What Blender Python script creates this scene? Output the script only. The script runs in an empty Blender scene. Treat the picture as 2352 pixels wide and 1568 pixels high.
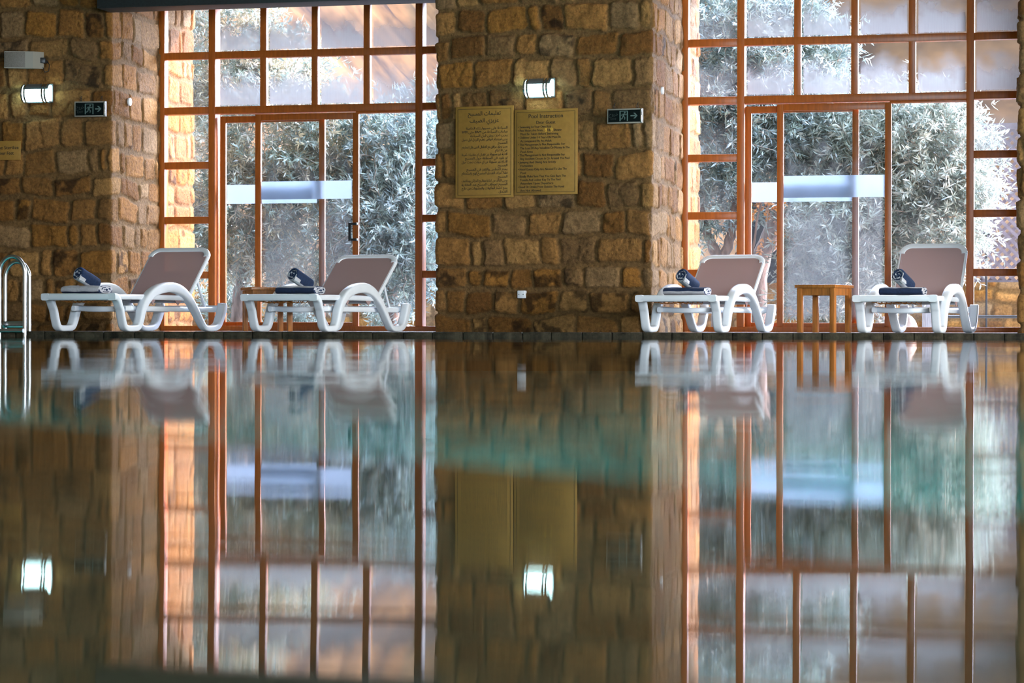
import bpy, bmesh, math, random
import numpy as np
from mathutils import Vector, Matrix
random.seed(7)
S = bpy.context.scene
COL = S.collection
R = math.radians

# ------------------------------------------------------------------ camera
F, TH, RO, PI_ = 5500.0, .227, .0019, -.0055
CAM = Vector((6.6327, -21.9308, .03))
_f = Vector((-math.sin(TH)*math.cos(PI_), math.cos(TH)*math.cos(PI_), math.sin(PI_)))
_r = Vector((math.cos(TH), math.sin(TH), 0)); _u = _r.cross(_f)
_r, _u = _r*math.cos(RO)+_u*math.sin(RO), -_r*math.sin(RO)+_u*math.cos(RO)
cam = bpy.data.cameras.new('camera'); co = bpy.data.objects.new('camera', cam); COL.objects.link(co)
m = Matrix.Identity(4)
for i in range(3):
    m[i][0], m[i][1], m[i][2], m[i][3] = _r[i], _u[i], -_f[i], CAM[i]
co.matrix_world = m
cam.sensor_width = 36; cam.lens = F/2352*36; cam.clip_start = .02; cam.clip_end = 500
cam.dof.use_dof = True; cam.dof.focus_distance = 20.5; cam.dof.aperture_fstop = 5.6
S.camera = co
vs = S.view_settings; vs.view_transform = 'Standard'; vs.look = 'None'; vs.gamma = 1; vs.use_curve_mapping = False; vs.exposure = 0
cy = S.cycles
cy.max_bounces = 6; cy.diffuse_bounces = 3; cy.glossy_bounces = 3; cy.transmission_bounces = 4; cy.transparent_max_bounces = 12
cy.caustics_reflective = False; cy.caustics_refractive = False; cy.sample_clamp_indirect = 4.0
cy.use_denoising = True; cy.use_adaptive_sampling = True; cy.adaptive_threshold = .03

def ray(px, py): return _f + _r*((px-1176)/F) - _u*((py-784)/F)
def at_y(px, py, Y):
    d = ray(px, py); return CAM + d*((Y-CAM.y)/d.y)
def at_z(px, py, z):
    d = ray(px, py); return CAM + d*((z-CAM.z)/d.z)
def at_plane(px, py, P, n):
    d = ray(px, py); return CAM + d*((P-CAM).dot(n)/d.dot(n))
FH = Vector((-math.sin(TH), math.cos(TH), 0)); RH = Vector((math.cos(TH), math.sin(TH), 0))
def cz(a, Z, z=0.0): return Vector((CAM.x, CAM.y, 0)) + FH*Z + RH*a + Vector((0, 0, z))
def at_Z(px, py, Z):
    d = ray(px, py); return CAM + d*(Z/d.dot(FH))

# ------------------------------------------------------------------ materials
def nm(name):
    m = bpy.data.materials.new(name); m.use_nodes = True
    nt = m.node_tree; nt.nodes.clear()
    o = nt.nodes.new('ShaderNodeOutputMaterial'); return m, nt, o
def N(nt, t, **k):
    n = nt.nodes.new('ShaderNode'+t)
    for a, v in k.items():
        if a in n.inputs.keys(): n.inputs[a].default_value = v
        else: setattr(n, a, v)
    return n
def mat(name, col, rough=.5, metal=0, var=.0, scale=20., bump=0., emit=None, estr=0, spec=.5, bscale=None, stretch=None):
    m, nt, o = nm(name); L = nt.links.new
    b = N(nt, 'BsdfPrincipled'); b.inputs['Base Color'].default_value = (*col, 1); b.inputs['Roughness'].default_value = rough
    b.inputs['Metallic'].default_value = metal; b.inputs['Specular IOR Level'].default_value = spec
    L(b.outputs[0], o.inputs[0])
    tc = N(nt, 'TexCoord'); src = tc.outputs['Object']
    if stretch:
        mp = N(nt, 'Mapping'); mp.inputs['Scale'].default_value = stretch; L(src, mp.inputs[0]); src = mp.outputs[0]
    if var:
        t = N(nt, 'TexNoise'); t.inputs['Scale'].default_value = scale; t.inputs['Detail'].default_value = 5; L(src, t.inputs['Vector'])
        r = N(nt, 'ValToRGB'); e = r.color_ramp.elements
        e[0].position = .3; e[1].position = .7
        e[0].color = (*[c*(1-var) for c in col], 1); e[1].color = (*[min(1, c*(1+var)) for c in col], 1)
        L(t.outputs[0], r.inputs[0]); L(r.outputs[0], b.inputs['Base Color'])
    if bump:
        t2 = N(nt, 'TexNoise'); t2.inputs['Scale'].default_value = bscale or scale*3; t2.inputs['Detail'].default_value = 4; L(src, t2.inputs['Vector'])
        bp = N(nt, 'Bump'); bp.inputs['Strength'].default_value = bump; bp.inputs['Distance'].default_value = .01
        L(t2.outputs[0], bp.inputs['Height']); L(bp.outputs[0], b.inputs['Normal'])
    if emit:
        b.inputs['Emission Color'].default_value = (*emit, 1); b.inputs['Emission Strength'].default_value = estr
    return m

def stone_mat(name, tint=(1, 1, 1)):
    m, nt, o = nm(name); L = nt.links.new
    b = N(nt, 'BsdfPrincipled'); b.inputs['Roughness'].default_value = .85; b.inputs['Specular IOR Level'].default_value = .25
    a = N(nt, 'Attribute'); a.attribute_name = 'stone_col'
    tc = N(nt, 'TexCoord')
    t = N(nt, 'TexNoise'); t.inputs['Scale'].default_value = 38; t.inputs['Detail'].default_value = 7; t.inputs['Roughness'].default_value = .65; L(tc.outputs['Object'], t.inputs['Vector'])
    mr = N(nt, 'MapRange'); mr.inputs[1].default_value = .3; mr.inputs[2].default_value = .7; mr.inputs[3].default_value = .58; mr.inputs[4].default_value = 1.36
    L(t.outputs[0], mr.inputs[0])
    mx = N(nt, 'VectorMath', operation='SCALE'); L(a.outputs['Color'], mx.inputs[0]); L(mr.outputs[0], mx.inputs['Scale'])
    mt = N(nt, 'VectorMath', operation='MULTIPLY'); mt.inputs[1].default_value = tint; L(mx.outputs[0], mt.inputs[0])
    L(mt.outputs[0], b.inputs['Base Color'])
    bp = N(nt, 'Bump'); bp.inputs['Strength'].default_value = 1.0; bp.inputs['Distance'].default_value = .03
    t2 = N(nt, 'TexNoise'); t2.inputs['Scale'].default_value = 28; t2.inputs['Detail'].default_value = 9; t2.inputs['Roughness'].default_value = .7; L(tc.outputs['Object'], t2.inputs['Vector'])
    L(t2.outputs[0], bp.inputs['Height']); L(bp.outputs[0], b.inputs['Normal'])
    L(b.outputs[0], o.inputs[0]); return m

M = {}
M['stone'] = stone_mat('sandstone rubble')
M['frame'] = mat('orange stained timber', (.42, .11, .014), .38, var=.18, scale=6, stretch=(8, 8, 1), bump=.05)
M['white'] = mat('white moulded plastic', (.84, .90, .97), .28, var=.03, scale=9)
M['steel'] = mat('polished steel', (.62, .66, .7), .18, 1)
M['grey_metal'] = mat('grey painted metal', (.16, .19, .2), .4, .3)
M['black'] = mat('black metal', (.012, .014, .016), .4)
M['navy'] = mat('navy terry cloth', (.012, .03, .085), .95, var=.25, scale=60, bump=.6, bscale=400)
M['blue'] = mat('mid blue terry cloth', (.03, .10, .30), .95, var=.2, scale=60, bump=.6, bscale=400)
M['pale'] = mat('pale terry cloth', (.60, .62, .68), .95, var=.1, scale=60, bump=.6, bscale=400)
M['table'] = mat('varnished teak', (.42, .15, .03), .35, var=.3, scale=5, stretch=(14, 14, 1.5), bump=.05)
M['brass'] = mat('brushed brass plate', (.37, .205, .042), .42, .25, var=.08, scale=30)
M['ink'] = mat('dark engraved paint', (.015, .012, .008), .6)
M['amber'] = mat('amber sticker paint', (.85, .5, .06), .5)
M['face'] = mat('dark sign face', (.003, .007, .007), .6, spec=.08)
M['dim'] = mat('dim pictogram paint', (.09, .15, .14), .6)
M['dimmer'] = mat('very dim pictogram paint', (.018, .03, .028), .6)
M['casing'] = mat('dark casing', (.012, .018, .02), .6, var=.3, scale=50, bump=.2)
M['speaker'] = mat('grey loudspeaker plastic', (.30, .29, .25), .55)
M['grille'] = mat('loudspeaker grille', (.16, .15, .13), .6, var=.4, scale=300)
M['lamp'] = mat('lit lamp glass', (.7, .9, .9), .4, emit=(.62, .98, 1.0), estr=15.0)
M['deck'] = mat('wet deck stone', (.20, .19, .17), .22, var=.35, scale=7, bump=.1)
M['coping'] = mat('dark coping stone', (.03, .025, .016), .8, var=.7, scale=14, bump=.5, bscale=60, spec=.15)
M['plaster'] = mat('warm plaster', (.30, .24, .16), .8, var=.1, scale=3)
M['ledge'] = mat('submerged ledge stone', (.32, .20, .16), .8, var=.2, scale=5)
M['teal'] = mat('teal pool tile', (.03, .36, .36), .6, var=.2, scale=5)
M['bark'] = mat('olive bark', (.20, .16, .14), .9, var=.45, scale=9, bump=1.0, bscale=30, stretch=(3, 3, .7))
M['twig'] = mat('pale twig', (.32, .28, .24), .9)
M['ground'] = mat('pale gravel', (.42, .40, .39), .95, var=.3, scale=12, bump=.5)
M['boulder'] = mat('white limestone', (.75, .72, .70), .9, var=.2, scale=9, bump=.6, bscale=20)
M['lattice'] = mat('weathered lattice wood', (.22, .18, .20), .8, var=.2, scale=12)
M['postwood'] = mat('grey weathered post', (.36, .37, .40), .8, var=.25, scale=8, stretch=(10, 10, 1))
M['dark'] = mat('charcoal painted shade', (.012, .017, .02), .9, var=.3, scale=6)  # near-black that stands for deep shade among the trees

# sling fabric, slightly see-through
m, nt, o = nm('taupe mesh fabric'); L = nt.links.new
d = N(nt, 'BsdfDiffuse'); d.inputs[0].default_value = (.56, .40, .395, 1)
t = N(nt, 'BsdfTranslucent'); t.inputs[0].default_value = (.33, .22, .2, 1)
tr = N(nt, 'BsdfTransparent')
m1 = N(nt, 'MixShader'); m1.inputs[0].default_value = .3; L(d.outputs[0], m1.inputs[1]); L(t.outputs[0], m1.inputs[2])
m2 = N(nt, 'MixShader'); m2.inputs[0].default_value = .12; L(m1.outputs[0], m2.inputs[1]); L(tr.outputs[0], m2.inputs[2])
L(m2.outputs[0], o.inputs[0]); M['sling'] = m

# window glass with condensation; attributes: uv per pane, fog amount per pane
m, nt, o = nm('fogged window glass'); L = nt.links.new
tr = N(nt, 'BsdfTransparent'); tr.inputs[0].default_value = (.93, .97, .98, 1)
gl = N(nt, 'BsdfGlossy'); gl.inputs['Roughness'].default_value = .02
fr = N(nt, 'Fresnel'); fr.inputs[0].default_value = 1.45
mg = N(nt, 'MixShader'); L(fr.outputs[0], mg.inputs[0]); L(tr.outputs[0], mg.inputs[1]); L(gl.outputs[0], mg.inputs[2])
fd = N(nt, 'BsdfTranslucent'); fd.inputs[0].default_value = (.092, .094, .094, 1)
ff = N(nt, 'BsdfDiffuse'); ff.inputs[0].default_value = (.5, .52, .56, 1)
fs = N(nt, 'MixShader'); fs.inputs[0].default_value = .2; L(fd.outputs[0], fs.inputs[1]); L(ff.outputs[0], fs.inputs[2])
uv = N(nt, 'UVMap'); uv.uv_map = 'pane'
sx = N(nt, 'SeparateXYZ'); L(uv.outputs[0], sx.inputs[0])
fa = N(nt, 'Attribute'); fa.attribute_name = 'fog'
tc = N(nt, 'TexCoord')
ns = N(nt, 'TexNoise'); ns.inputs['Scale'].default_value = 4.5; ns.inputs['Detail'].default_value = 4; L(tc.outputs['Object'], ns.inputs['Vector'])
mp = N(nt, 'Mapping'); mp.inputs['Scale'].default_value = (120, 1, 5); L(tc.outputs['Object'], mp.inputs[0])
dr = N(nt, 'TexNoise'); dr.inputs['Scale'].default_value = 1; dr.inputs['Detail'].default_value = 2; L(mp.outputs[0], dr.inputs['Vector'])
a1 = N(nt, 'Math', operation='MULTIPLY_ADD'); a1.inputs[1].default_value = 1.1; L(ns.outputs[0], a1.inputs[0])   # noise*1.1 + (.42 - v)
sv = N(nt, 'Math', operation='SUBTRACT'); sv.inputs[0].default_value = .5; L(sx.outputs[1], sv.inputs[1]); L(sv.outputs[0], a1.inputs[2])
r1 = N(nt, 'MapRange'); r1.interpolation_type = 'SMOOTHSTEP'; r1.inputs[1].default_value = .15; r1.inputs[2].default_value = .85; L(a1.outputs[0], r1.inputs[0])
# clear margin along the edges
def edge(sock, a, b):
    q = N(nt, 'MapRange'); q.interpolation_type = 'SMOOTHSTEP'; q.inputs[1].default_value = a; q.inputs[2].default_value = b; L(sock, q.inputs[0]); return q.outputs[0]
nz = N(nt, 'Math', operation='MULTIPLY_ADD'); nz.inputs[1].default_value = .05; L(dr.outputs[0], nz.inputs[0]); L(sx.outputs[1], nz.inputs[2])
e1 = edge(nz.outputs[0], .035, .07); e2 = edge(sx.outputs[0], .02, .07); e3 = edge(sx.outputs[0], .99, .95)
q1 = N(nt, 'Math', operation='MULTIPLY'); L(e1, q1.inputs[0]); L(e2, q1.inputs[1])
q2 = N(nt, 'Math', operation='MULTIPLY'); L(q1.outputs[0], q2.inputs[0]); L(e3, q2.inputs[1])
rd = N(nt, 'MapRange'); rd.inputs[1].default_value = .3; rd.inputs[2].default_value = .6; rd.inputs[3].default_value = .92; rd.inputs[4].default_value = 1.0; L(dr.outputs[0], rd.inputs[0])
q3 = N(nt, 'Math', operation='MULTIPLY'); L(q2.outputs[0], q3.inputs[0]); L(r1.outputs[0], q3.inputs[1])
q4 = N(nt, 'Math', operation='MULTIPLY'); L(q3.outputs[0], q4.inputs[0]); L(rd.outputs[0], q4.inputs[1])
q5 = N(nt, 'Math', operation='MULTIPLY'); q5.use_clamp = True; L(q4.outputs[0], q5.inputs[0]); L(fa.outputs['Fac'], q5.inputs[1])
mf = N(nt, 'MixShader'); L(q5.outputs[0], mf.inputs[0]); L(mg.outputs[0], mf.inputs[1]); L(fs.outputs[0], mf.inputs[2])
L(mf.outputs[0], o.inputs[0]); M['glass'] = m

m, nt, o = nm('frosted film'); L = nt.links.new
fd = N(nt, 'BsdfTranslucent'); fd.inputs[0].default_value = (.40, .46, .54, 1)
ff = N(nt, 'BsdfDiffuse'); ff.inputs[0].default_value = (.40, .46, .54, 1)
tr = N(nt, 'BsdfTransparent')
fs = N(nt, 'MixShader'); fs.inputs[0].default_value = .4; L(fd.outputs[0], fs.inputs[1]); L(ff.outputs[0], fs.inputs[2])
mf = N(nt, 'MixShader'); mf.inputs[0].default_value = .2; L(fs.outputs[0], mf.inputs[1]); L(tr.outputs[0], mf.inputs[2])
L(mf.outputs[0], o.inputs[0]); M['film'] = m

# pool water: mirror at grazing angles, clear green tint below
m, nt, o = nm('pool water'); L = nt.links.new
tr = N(nt, 'BsdfTransparent'); tr.inputs[0].default_value = (.72, .96, .94, 1)
gl = N(nt, 'BsdfGlossy'); gl.inputs['Roughness'].default_value = .012; gl.inputs[0].default_value = (.96, .97, .97, 1)
geo = N(nt, 'NewGeometry')
h = None
for sc, amp in (((.55, 1.4, 1), .0018), ((2.4, 5.0, 1), .0007), ((.9, 12.0, 1), .00018)):
    mp = N(nt, 'Mapping'); mp.inputs['Rotation'].default_value = (0, 0, -TH); mp.inputs['Scale'].default_value = sc; L(geo.outputs['Position'], mp.inputs[0])
    ns = N(nt, 'TexNoise'); ns.inputs['Scale'].default_value = 1; ns.inputs['Detail'].default_value = 1.5; L(mp.outputs[0], ns.inputs['Vector'])
    k = N(nt, 'Math', operation='MULTIPLY'); k.inputs[1].default_value = amp; L(ns.outputs[0], k.inputs[0])
    if h is None: h = k.outputs[0]
    else:
        ad = N(nt, 'Math', operation='ADD'); L(h, ad.inputs[0]); L(k.outputs[0], ad.inputs[1]); h = ad.outputs[0]
bp = N(nt, 'Bump'); bp.inputs['Strength'].default_value = 1; bp.inputs['Distance'].default_value = 1.0; L(h, bp.inputs['Height'])
fr = N(nt, 'Fresnel'); fr.inputs[0].default_value = 1.33; L(bp.outputs[0], fr.inputs['Normal'])
L(bp.outputs[0], gl.inputs['Normal'])
mg = N(nt, 'MixShader'); L(fr.outputs[0], mg.inputs[0]); L(tr.outputs[0], mg.inputs[1]); L(gl.outputs[0], mg.inputs[2])
L(mg.outputs[0], o.inputs[0]); M['water'] = m

# leaves, colour per spray
def leaf_mat(name):
    m, nt, o = nm(name); L = nt.links.new
    a = N(nt, 'Attribute'); a.attribute_name = 'leaf_col'
    d = N(nt, 'BsdfDiffuse'); L(a.outputs['Color'], d.inputs[0])
    t = N(nt, 'BsdfTranslucent'); L(a.outputs['Color'], t.inputs[0])
    g = N(nt, 'BsdfGlossy'); g.inputs['Roughness'].default_value = .4; g.inputs[0].default_value = (.9, .95, 1, 1)
    x = N(nt, 'MixShader'); x.inputs[0].default_value = .35; L(d.outputs[0], x.inputs[1]); L(t.outputs[0], x.inputs[2])
    y = N(nt, 'MixShader'); y.inputs[0].default_value = .09; L(x.outputs[0], y.inputs[1]); L(g.outputs[0], y.inputs[2])
    L(y.outputs[0], o.inputs[0]); return m
M['leaf'] = leaf_mat('olive leaves')

m, nt, o = nm('dry hillside'); L = nt.links.new
b = N(nt, 'BsdfPrincipled'); b.inputs['Roughness'].default_value = 1; b.inputs['Specular IOR Level'].default_value = 0
tc = N(nt, 'TexCoord'); ns = N(nt, 'TexNoise'); ns.inputs['Scale'].default_value = .22; ns.inputs['Detail'].default_value = 9; ns.inputs['Roughness'].default_value = .62; L(tc.outputs['Object'], ns.inputs['Vector'])
rp = N(nt, 'ValToRGB'); e = rp.color_ramp.elements
e[0].position = .36; e[0].color = (.030, .024, .022, 1); e[1].position = .62; e[1].color = (.135, .078, .040, 1)
k = rp.color_ramp.elements.new(.48); k.color = (.085, .052, .030, 1)
L(ns.outputs[0], rp.inputs[0]); L(rp.outputs[0], b.inputs['Base Color']); L(b.outputs[0], o.inputs[0]); M['hill'] = m

# ------------------------------------------------------------------ mesh helpers
class MB:
    def __init__(s): s.v = []; s.f = []; s.mi = []
    def add(s, vs, fs, mi=0):
        o = len(s.v); s.v += [tuple(v) for v in vs]
        s.f += [tuple(o+i for i in f) for f in fs]; s.mi += [mi]*len(fs)
    def box(s, a, b, mi=0, bev=0.0, mtx=None):
        bm = bmesh.new(); bmesh.ops.create_cube(bm, size=1)
        a, b = Vector(a), Vector(b)
        for v in bm.verts: v.co = Vector([(a[i]+b[i])/2 + v.co[i]*abs(b[i]-a[i]) for i in range(3)])
        if bev: bmesh.ops.bevel(bm, geom=bm.edges[:], offset=bev, segments=2, affect='EDGES', profile=.5)
        if mtx is not None: bmesh.ops.transform(bm, matrix=mtx, verts=bm.verts)
        bm.verts.index_update()
        s.add([v.co for v in bm.verts], [[v.index for v in f.verts] for f in bm.faces], mi); bm.free()
    def sweep(s, pts, wdir, W, T, n=12, mi=0, e=2.6, closed=False):
        """superellipse section: width W along wdir, thickness T across, along pts"""
        pts = [Vector(p) for p in pts]; k = len(pts); wd = Vector(wdir).normalized()
        rings = []
        for i, p in enumerate(pts):
            tn = (pts[min(i+1, k-1)] - pts[max(i-1, 0)]).normalized()
            w = (wd - tn*wd.dot(tn)).normalized(); q = tn.cross(w).normalized()
            ww = W[i] if hasattr(W, '__len__') else W; tt = T[i] if hasattr(T, '__len__') else T
            ring = []
            for j in range(n):
                a = 2*math.pi*(j+.5)/n; c, sn = math.cos(a), math.sin(a)
                ring.append(p + w*(math.copysign(abs(c)**(2/e), c)*ww/2) + q*(math.copysign(abs(sn)**(2/e), sn)*tt/2))
            rings.append(ring)
        vs = [v for r in rings for v in r]; fs = []
        for i in range(k-1):
            for j in range(n):
                fs.append((i*n+j, i*n+(j+1) % n, (i+1)*n+(j+1) % n, (i+1)*n+j))
        fs.append(tuple(range(n-1, -1, -1))); fs.append(tuple((k-1)*n+j for j in range(n)))
        s.add(vs, fs, mi)
    def tube(s, pts, r, n=10, mi=0):
        pts = [Vector(p) for p in pts]; k = len(pts)
        ref = Vector((.13, .41, .9)).normalized(); rings = []; 
        for i, p in enumerate(pts):
            tn = (pts[min(i+1, k-1)] - pts[max(i-1, 0)]).normalized()
            if abs(tn.dot(ref)) > .95: ref = Vector((.9, .3, .1)).normalized()
            w = (ref - tn*ref.dot(tn)).normalized(); q = tn.cross(w); ref = w
            rr = r[i] if hasattr(r, '__len__') else r
            rings.append([p + w*math.cos(2*math.pi*j/n)*rr + q*math.sin(2*math.pi*j/n)*rr for j in range(n)])
        vs = [v for x in rings for v in x]; fs = []
        for i in range(k-1):
            for j in range(n): fs.append((i*n+j, i*n+(j+1) % n, (i+1)*n+(j+1) % n, (i+1)*n+j))
        fs.append(tuple(range(n-1, -1, -1))); fs.append(tuple((k-1)*n+j for j in range(n)))
        s.add(vs, fs, mi)
    def build(s, name, mats, parent=None, smooth=True, loc=None):
        me = bpy.data.meshes.new(name); me.from_pydata(s.v, [], s.f)
        for mm in (mats if isinstance(mats, (list, tuple)) else [mats]): me.materials.append(M[mm] if isinstance(mm, str) else mm)
        me.polygons.foreach_set('material_index', s.mi)
        if smooth: me.shade_smooth() if False else me.polygons.foreach_set('use_smooth', [True]*len(me.polygons))
        bm = bmesh.new(); bm.from_mesh(me); bmesh.ops.recalc_face_normals(bm, faces=bm.faces)
        for e in bm.edges:
            if len(e.link_faces) == 2 and e.link_faces[0].normal.angle(e.link_faces[1].normal, 0) > R(38): e.smooth = False
        bm.to_mesh(me); bm.free(); me.update()
        ob = bpy.data.objects.new(name, me); COL.objects.link(ob)
        if parent is not None: ob.parent = parent
        if loc is not None: ob.location = loc
        return ob
def catmull(P, per=6):
    P = [np.array(p, float) for p in P]; out = []
    for i in range(len(P)-1):
        a, b, c, d = P[max(i-1, 0)], P[i], P[i+1], P[min(i+2, len(P)-1)]
        for k in range(per):
            t = k/per
            out.append(.5*((2*b)+(c-a)*t+(2*a-5*b+4*c-d)*t*t+(3*b-a-3*c+d)*t**3))
    out.append(P[-1]); return out
def tag(o, label=None, cat=None, group=None, kind=None):
    for k, v in (('label', label), ('category', cat), ('group', group), ('kind', kind)):
        if v: o[k] = v
    return o
def empty(name, loc=(0, 0, 0), rz=0.0):
    o = bpy.data.objects.new(name, None); COL.objects.link(o); o.location = loc; o.rotation_euler = (0, 0, rz); o.empty_display_size = .1
    return o
def copy_tree(o, parent=None):
    c = o.copy(); COL.objects.link(c); c.parent = parent
    for ch in list(o.children): copy_tree(ch, c)
    return c

# smooth value noise on numpy arrays
def vnoise(x, y, seed):
    rs = np.random.RandomState(seed); T = rs.rand(256, 256)
    xi = np.floor(x).astype(int); yi = np.floor(y).astype(int); fx = x-xi; fy = y-yi
    fx = fx*fx*(3-2*fx); fy = fy*fy*(3-2*fy)
    g = lambda a, b: T[a % 256, b % 256]
    return (g(xi, yi)*(1-fx)+g(xi+1, yi)*fx)*(1-fy)+(g(xi, yi+1)*(1-fx)+g(xi+1, yi+1)*fx)*fy
def fnoise(x, y, seed, oct=4):
    s = 0; a = .5
    for k in range(oct): s = s + a*vnoise(x*2**k+17.3*k, y*2**k+5.1*k, seed+k); a *= .5
    return s
def sstep(x, a, b):
    t = np.clip((x-a)/(b-a), 0, 1); return t*t*(3-2*t)

PALETTE = np.array([(.27, .17, .075), (.31, .205, .10), (.22, .135, .055), (.34, .235, .125), (.26, .18, .10), (.29, .18, .065), (.24, .185, .13), (.36, .27, .16), (.30, .25, .20), (.20, .12, .05)])*np.array((1.0, .715, .385))
def stone_wall(name, path, z0, z1, seed, res=.013, ch=(.195, .29), cw=(.17, .42), relief=1.0, zfade=True, bright=1.0, mats='stone', round_r=.025, seg_relief=None):
    """rubble facing: a height field that follows a plan polyline (outward normal on its right-hand side)"""
    rs = np.random.RandomState(seed)
    P = [np.array(p, float) for p in path]
    # densify the plan line with rounded corners
    pts = [];
    segs = [(P[i+1]-P[i]) for i in range(len(P)-1)]; lens = [np.linalg.norm(s) for s in segs]; dirs = [s/l for s, l in zip(segs, lens)]
    samples = []; srel = seg_relief or [1]*len(segs)  # (xy, normal, relief)
    for i, (dv, ln) in enumerate(zip(dirs, lens)):
        nrm = np.array((dv[1], -dv[0]))
        a = round_r if i > 0 else 0; b = ln-(round_r if i < len(dirs)-1 else 0)
        k = max(2, int((b-a)/res)+1)
        for t in np.linspace(a, b, k): samples.append((P[i]+dv*t, nrm, srel[i]))
        if i < len(dirs)-1:
            d2 = dirs[i+1]; n2 = np.array((d2[1], -d2[0])); A = P[i]+dv*b; B = P[i+1]+d2*round_r
            for t in np.linspace(0, 1, 6)[1:-1]:
                q = (1-t)**2*A+2*t*(1-t)*P[i+1]+t*t*B; nn = nrm*(1-t)+n2*t; samples.append((q, nn/np.linalg.norm(nn), srel[i]*(1-t)+srel[i+1]*t))
    XY = np.array([s[0] for s in samples]); NN = np.array([s[1] for s in samples])
    U = np.concatenate([[0], np.cumsum(np.linalg.norm(np.diff(XY, axis=0), axis=1))])
    Z = np.linspace(z0, z1, int((z1-z0)/res)+1)
    u, z = np.meshgrid(U, Z, indexing='ij')
    uw = u + .030*(fnoise(u*5, z*5, seed+1)-.47)*2 + .012*(vnoise(u*22, z*22, seed+2)-.5)
    zw = z + .045*(fnoise(u*2.4, z*2.4, seed+3)-.47)*2 + .012*(vnoise(u*20, z*20, seed+4)-.5)
    zb = [z0-.12]
    while zb[-1] < z1+.3: zb.append(zb[-1]+rs.uniform(*ch))
    zb = np.array(zb); row = np.clip(np.searchsorted(zb, zw)-1, 0, len(zb)-2)
    H = np.zeros_like(u); Cc = np.zeros(u.shape+(3,)); 
    mort = np.array((.195, .11, .039))*bright
    for k in range(len(zb)-1):
        msk = row == k
        if not msk.any(): continue
        ub = [-rs.uniform(.0, .3)]
        while ub[-1] < U[-1]+.3: ub.append(ub[-1]+rs.uniform(*cw)*(.38 if rs.rand() < .16 else 1))
        ub = np.array(ub); ns = len(ub)-1
        uu, zz = uw[msk], zw[msk]; j = np.clip(np.searchsorted(ub, uu)-1, 0, ns-1)
        l, r = ub[j], ub[j+1]; bo, tp = zb[k]+rs.uniform(0, .016, ns)[j], zb[k+1]-rs.uniform(0, .016, ns)[j]
        slope = rs.uniform(-.12, .12, ns)[j]
        zz = zz + slope*(uu-(l+r)/2)
        du = np.minimum(uu-l, r-uu); dz = np.minimum(zz-bo, tp-zz)
        rr = rs.uniform(.02, .06, ns)[j]
        dd = np.where((du < rr) & (dz < rr), rr-np.hypot(rr-np.minimum(du, rr), rr-np.minimum(dz, rr)), np.minimum(du, dz))
        inset = rs.uniform(.004, .013, ns)[j]
        t = sstep(dd-inset+.006*(fnoise(uu*30, zz*30, seed+51)-.5), 0, .014)
        pill = 1-np.exp(-np.maximum(dd-inset, 0)/.05)
        hb = rs.uniform(.012, .028, ns)[j]; pb = rs.uniform(.000, .012, ns)[j]
        tu = rs.uniform(-.07, .07, ns)[j]; tz = rs.uniform(-.07, .07, ns)[j]
        rough = .034*(fnoise(uu*9+j*3.1, zz*9+k*7.7, seed+9, 5)-.47) + .009*np.abs(vnoise(uu*26, zz*12, seed+12)-.5)
        H[msk] = t*(hb+pb*pill+tu*(uu-(l+r)/2)+tz*(zz-(bo+tp)/2)+rough) + (1-t)*.006*(fnoise(uu*14, zz*14, seed+11)-.5)
        crk = 1-sstep(np.abs(fnoise(uu*5+j*7.7, zz*3.2+k*3.1, seed+61, 3)-.45), 0, .016)
        H[msk] -= t*.014*crk*(rs.rand(ns) < .45)[j]
        base = PALETTE[rs.randint(0, len(PALETTE), ns)]*rs.uniform(.82, 1.22, (ns, 1))
        c = base[j]
        # weathering: dark lichen spots of their own shape on some stones, more near the deck
        stain = rs.rand(ns) < (.42 if zb[k] < .55 and zfade else .10)
        sp = sstep(fnoise(uu*9, zz*9, seed+21), .47, .60)*stain[j]
        c = c*(1-.72*sp[:, None])
        fine = .80+.42*fnoise(uu*16, zz*16, seed+31, 4)
        c = c*fine[:, None]
        Cc[msk] = c*bright*t[:, None] + mort*(1-t[:, None])*(.85+.3*fnoise(uu*8, zz*8, seed+41)[:, None])
    H *= relief*np.array([q[2] for q in samples])[:, None]
    X = XY[:, None, 0]+NN[:, None, 0]*H; Y = XY[:, None, 1]+NN[:, None, 1]*H
    V = np.stack([X, Y, z], -1).reshape(-1, 3); nu, nzz = u.shape
    ii = np.arange(nu*nzz).reshape(nu, nzz)
    Q = np.stack([ii[:-1, :-1], ii[1:, :-1], ii[1:, 1:], ii[:-1, 1:]], -1).reshape(-1, 4)
    me = bpy.data.meshes.new(name); me.vertices.add(len(V)); me.vertices.foreach_set('co', V.ravel())
    me.loops.add(Q.size); me.loops.foreach_set('vertex_index', Q.ravel().astype(np.int32))
    me.polygons.add(len(Q)); me.polygons.foreach_set('loop_start', np.arange(0, Q.size, 4, dtype=np.int32)); 
    me.polygons.foreach_set('use_smooth', np.ones(len(Q), bool))
    me.update(calc_edges=True)
    at = me.attributes.new('stone_col', 'FLOAT_COLOR', 'POINT')
    at.data.foreach_set('color', np.concatenate([np.clip(Cc.reshape(-1, 3), 0, .9), np.ones((len(V), 1))], 1).ravel().astype(np.float32))
    me.materials.append(M[mats])
    ob = bpy.data.objects.new(name, me); COL.objects.link(ob); return ob

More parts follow.
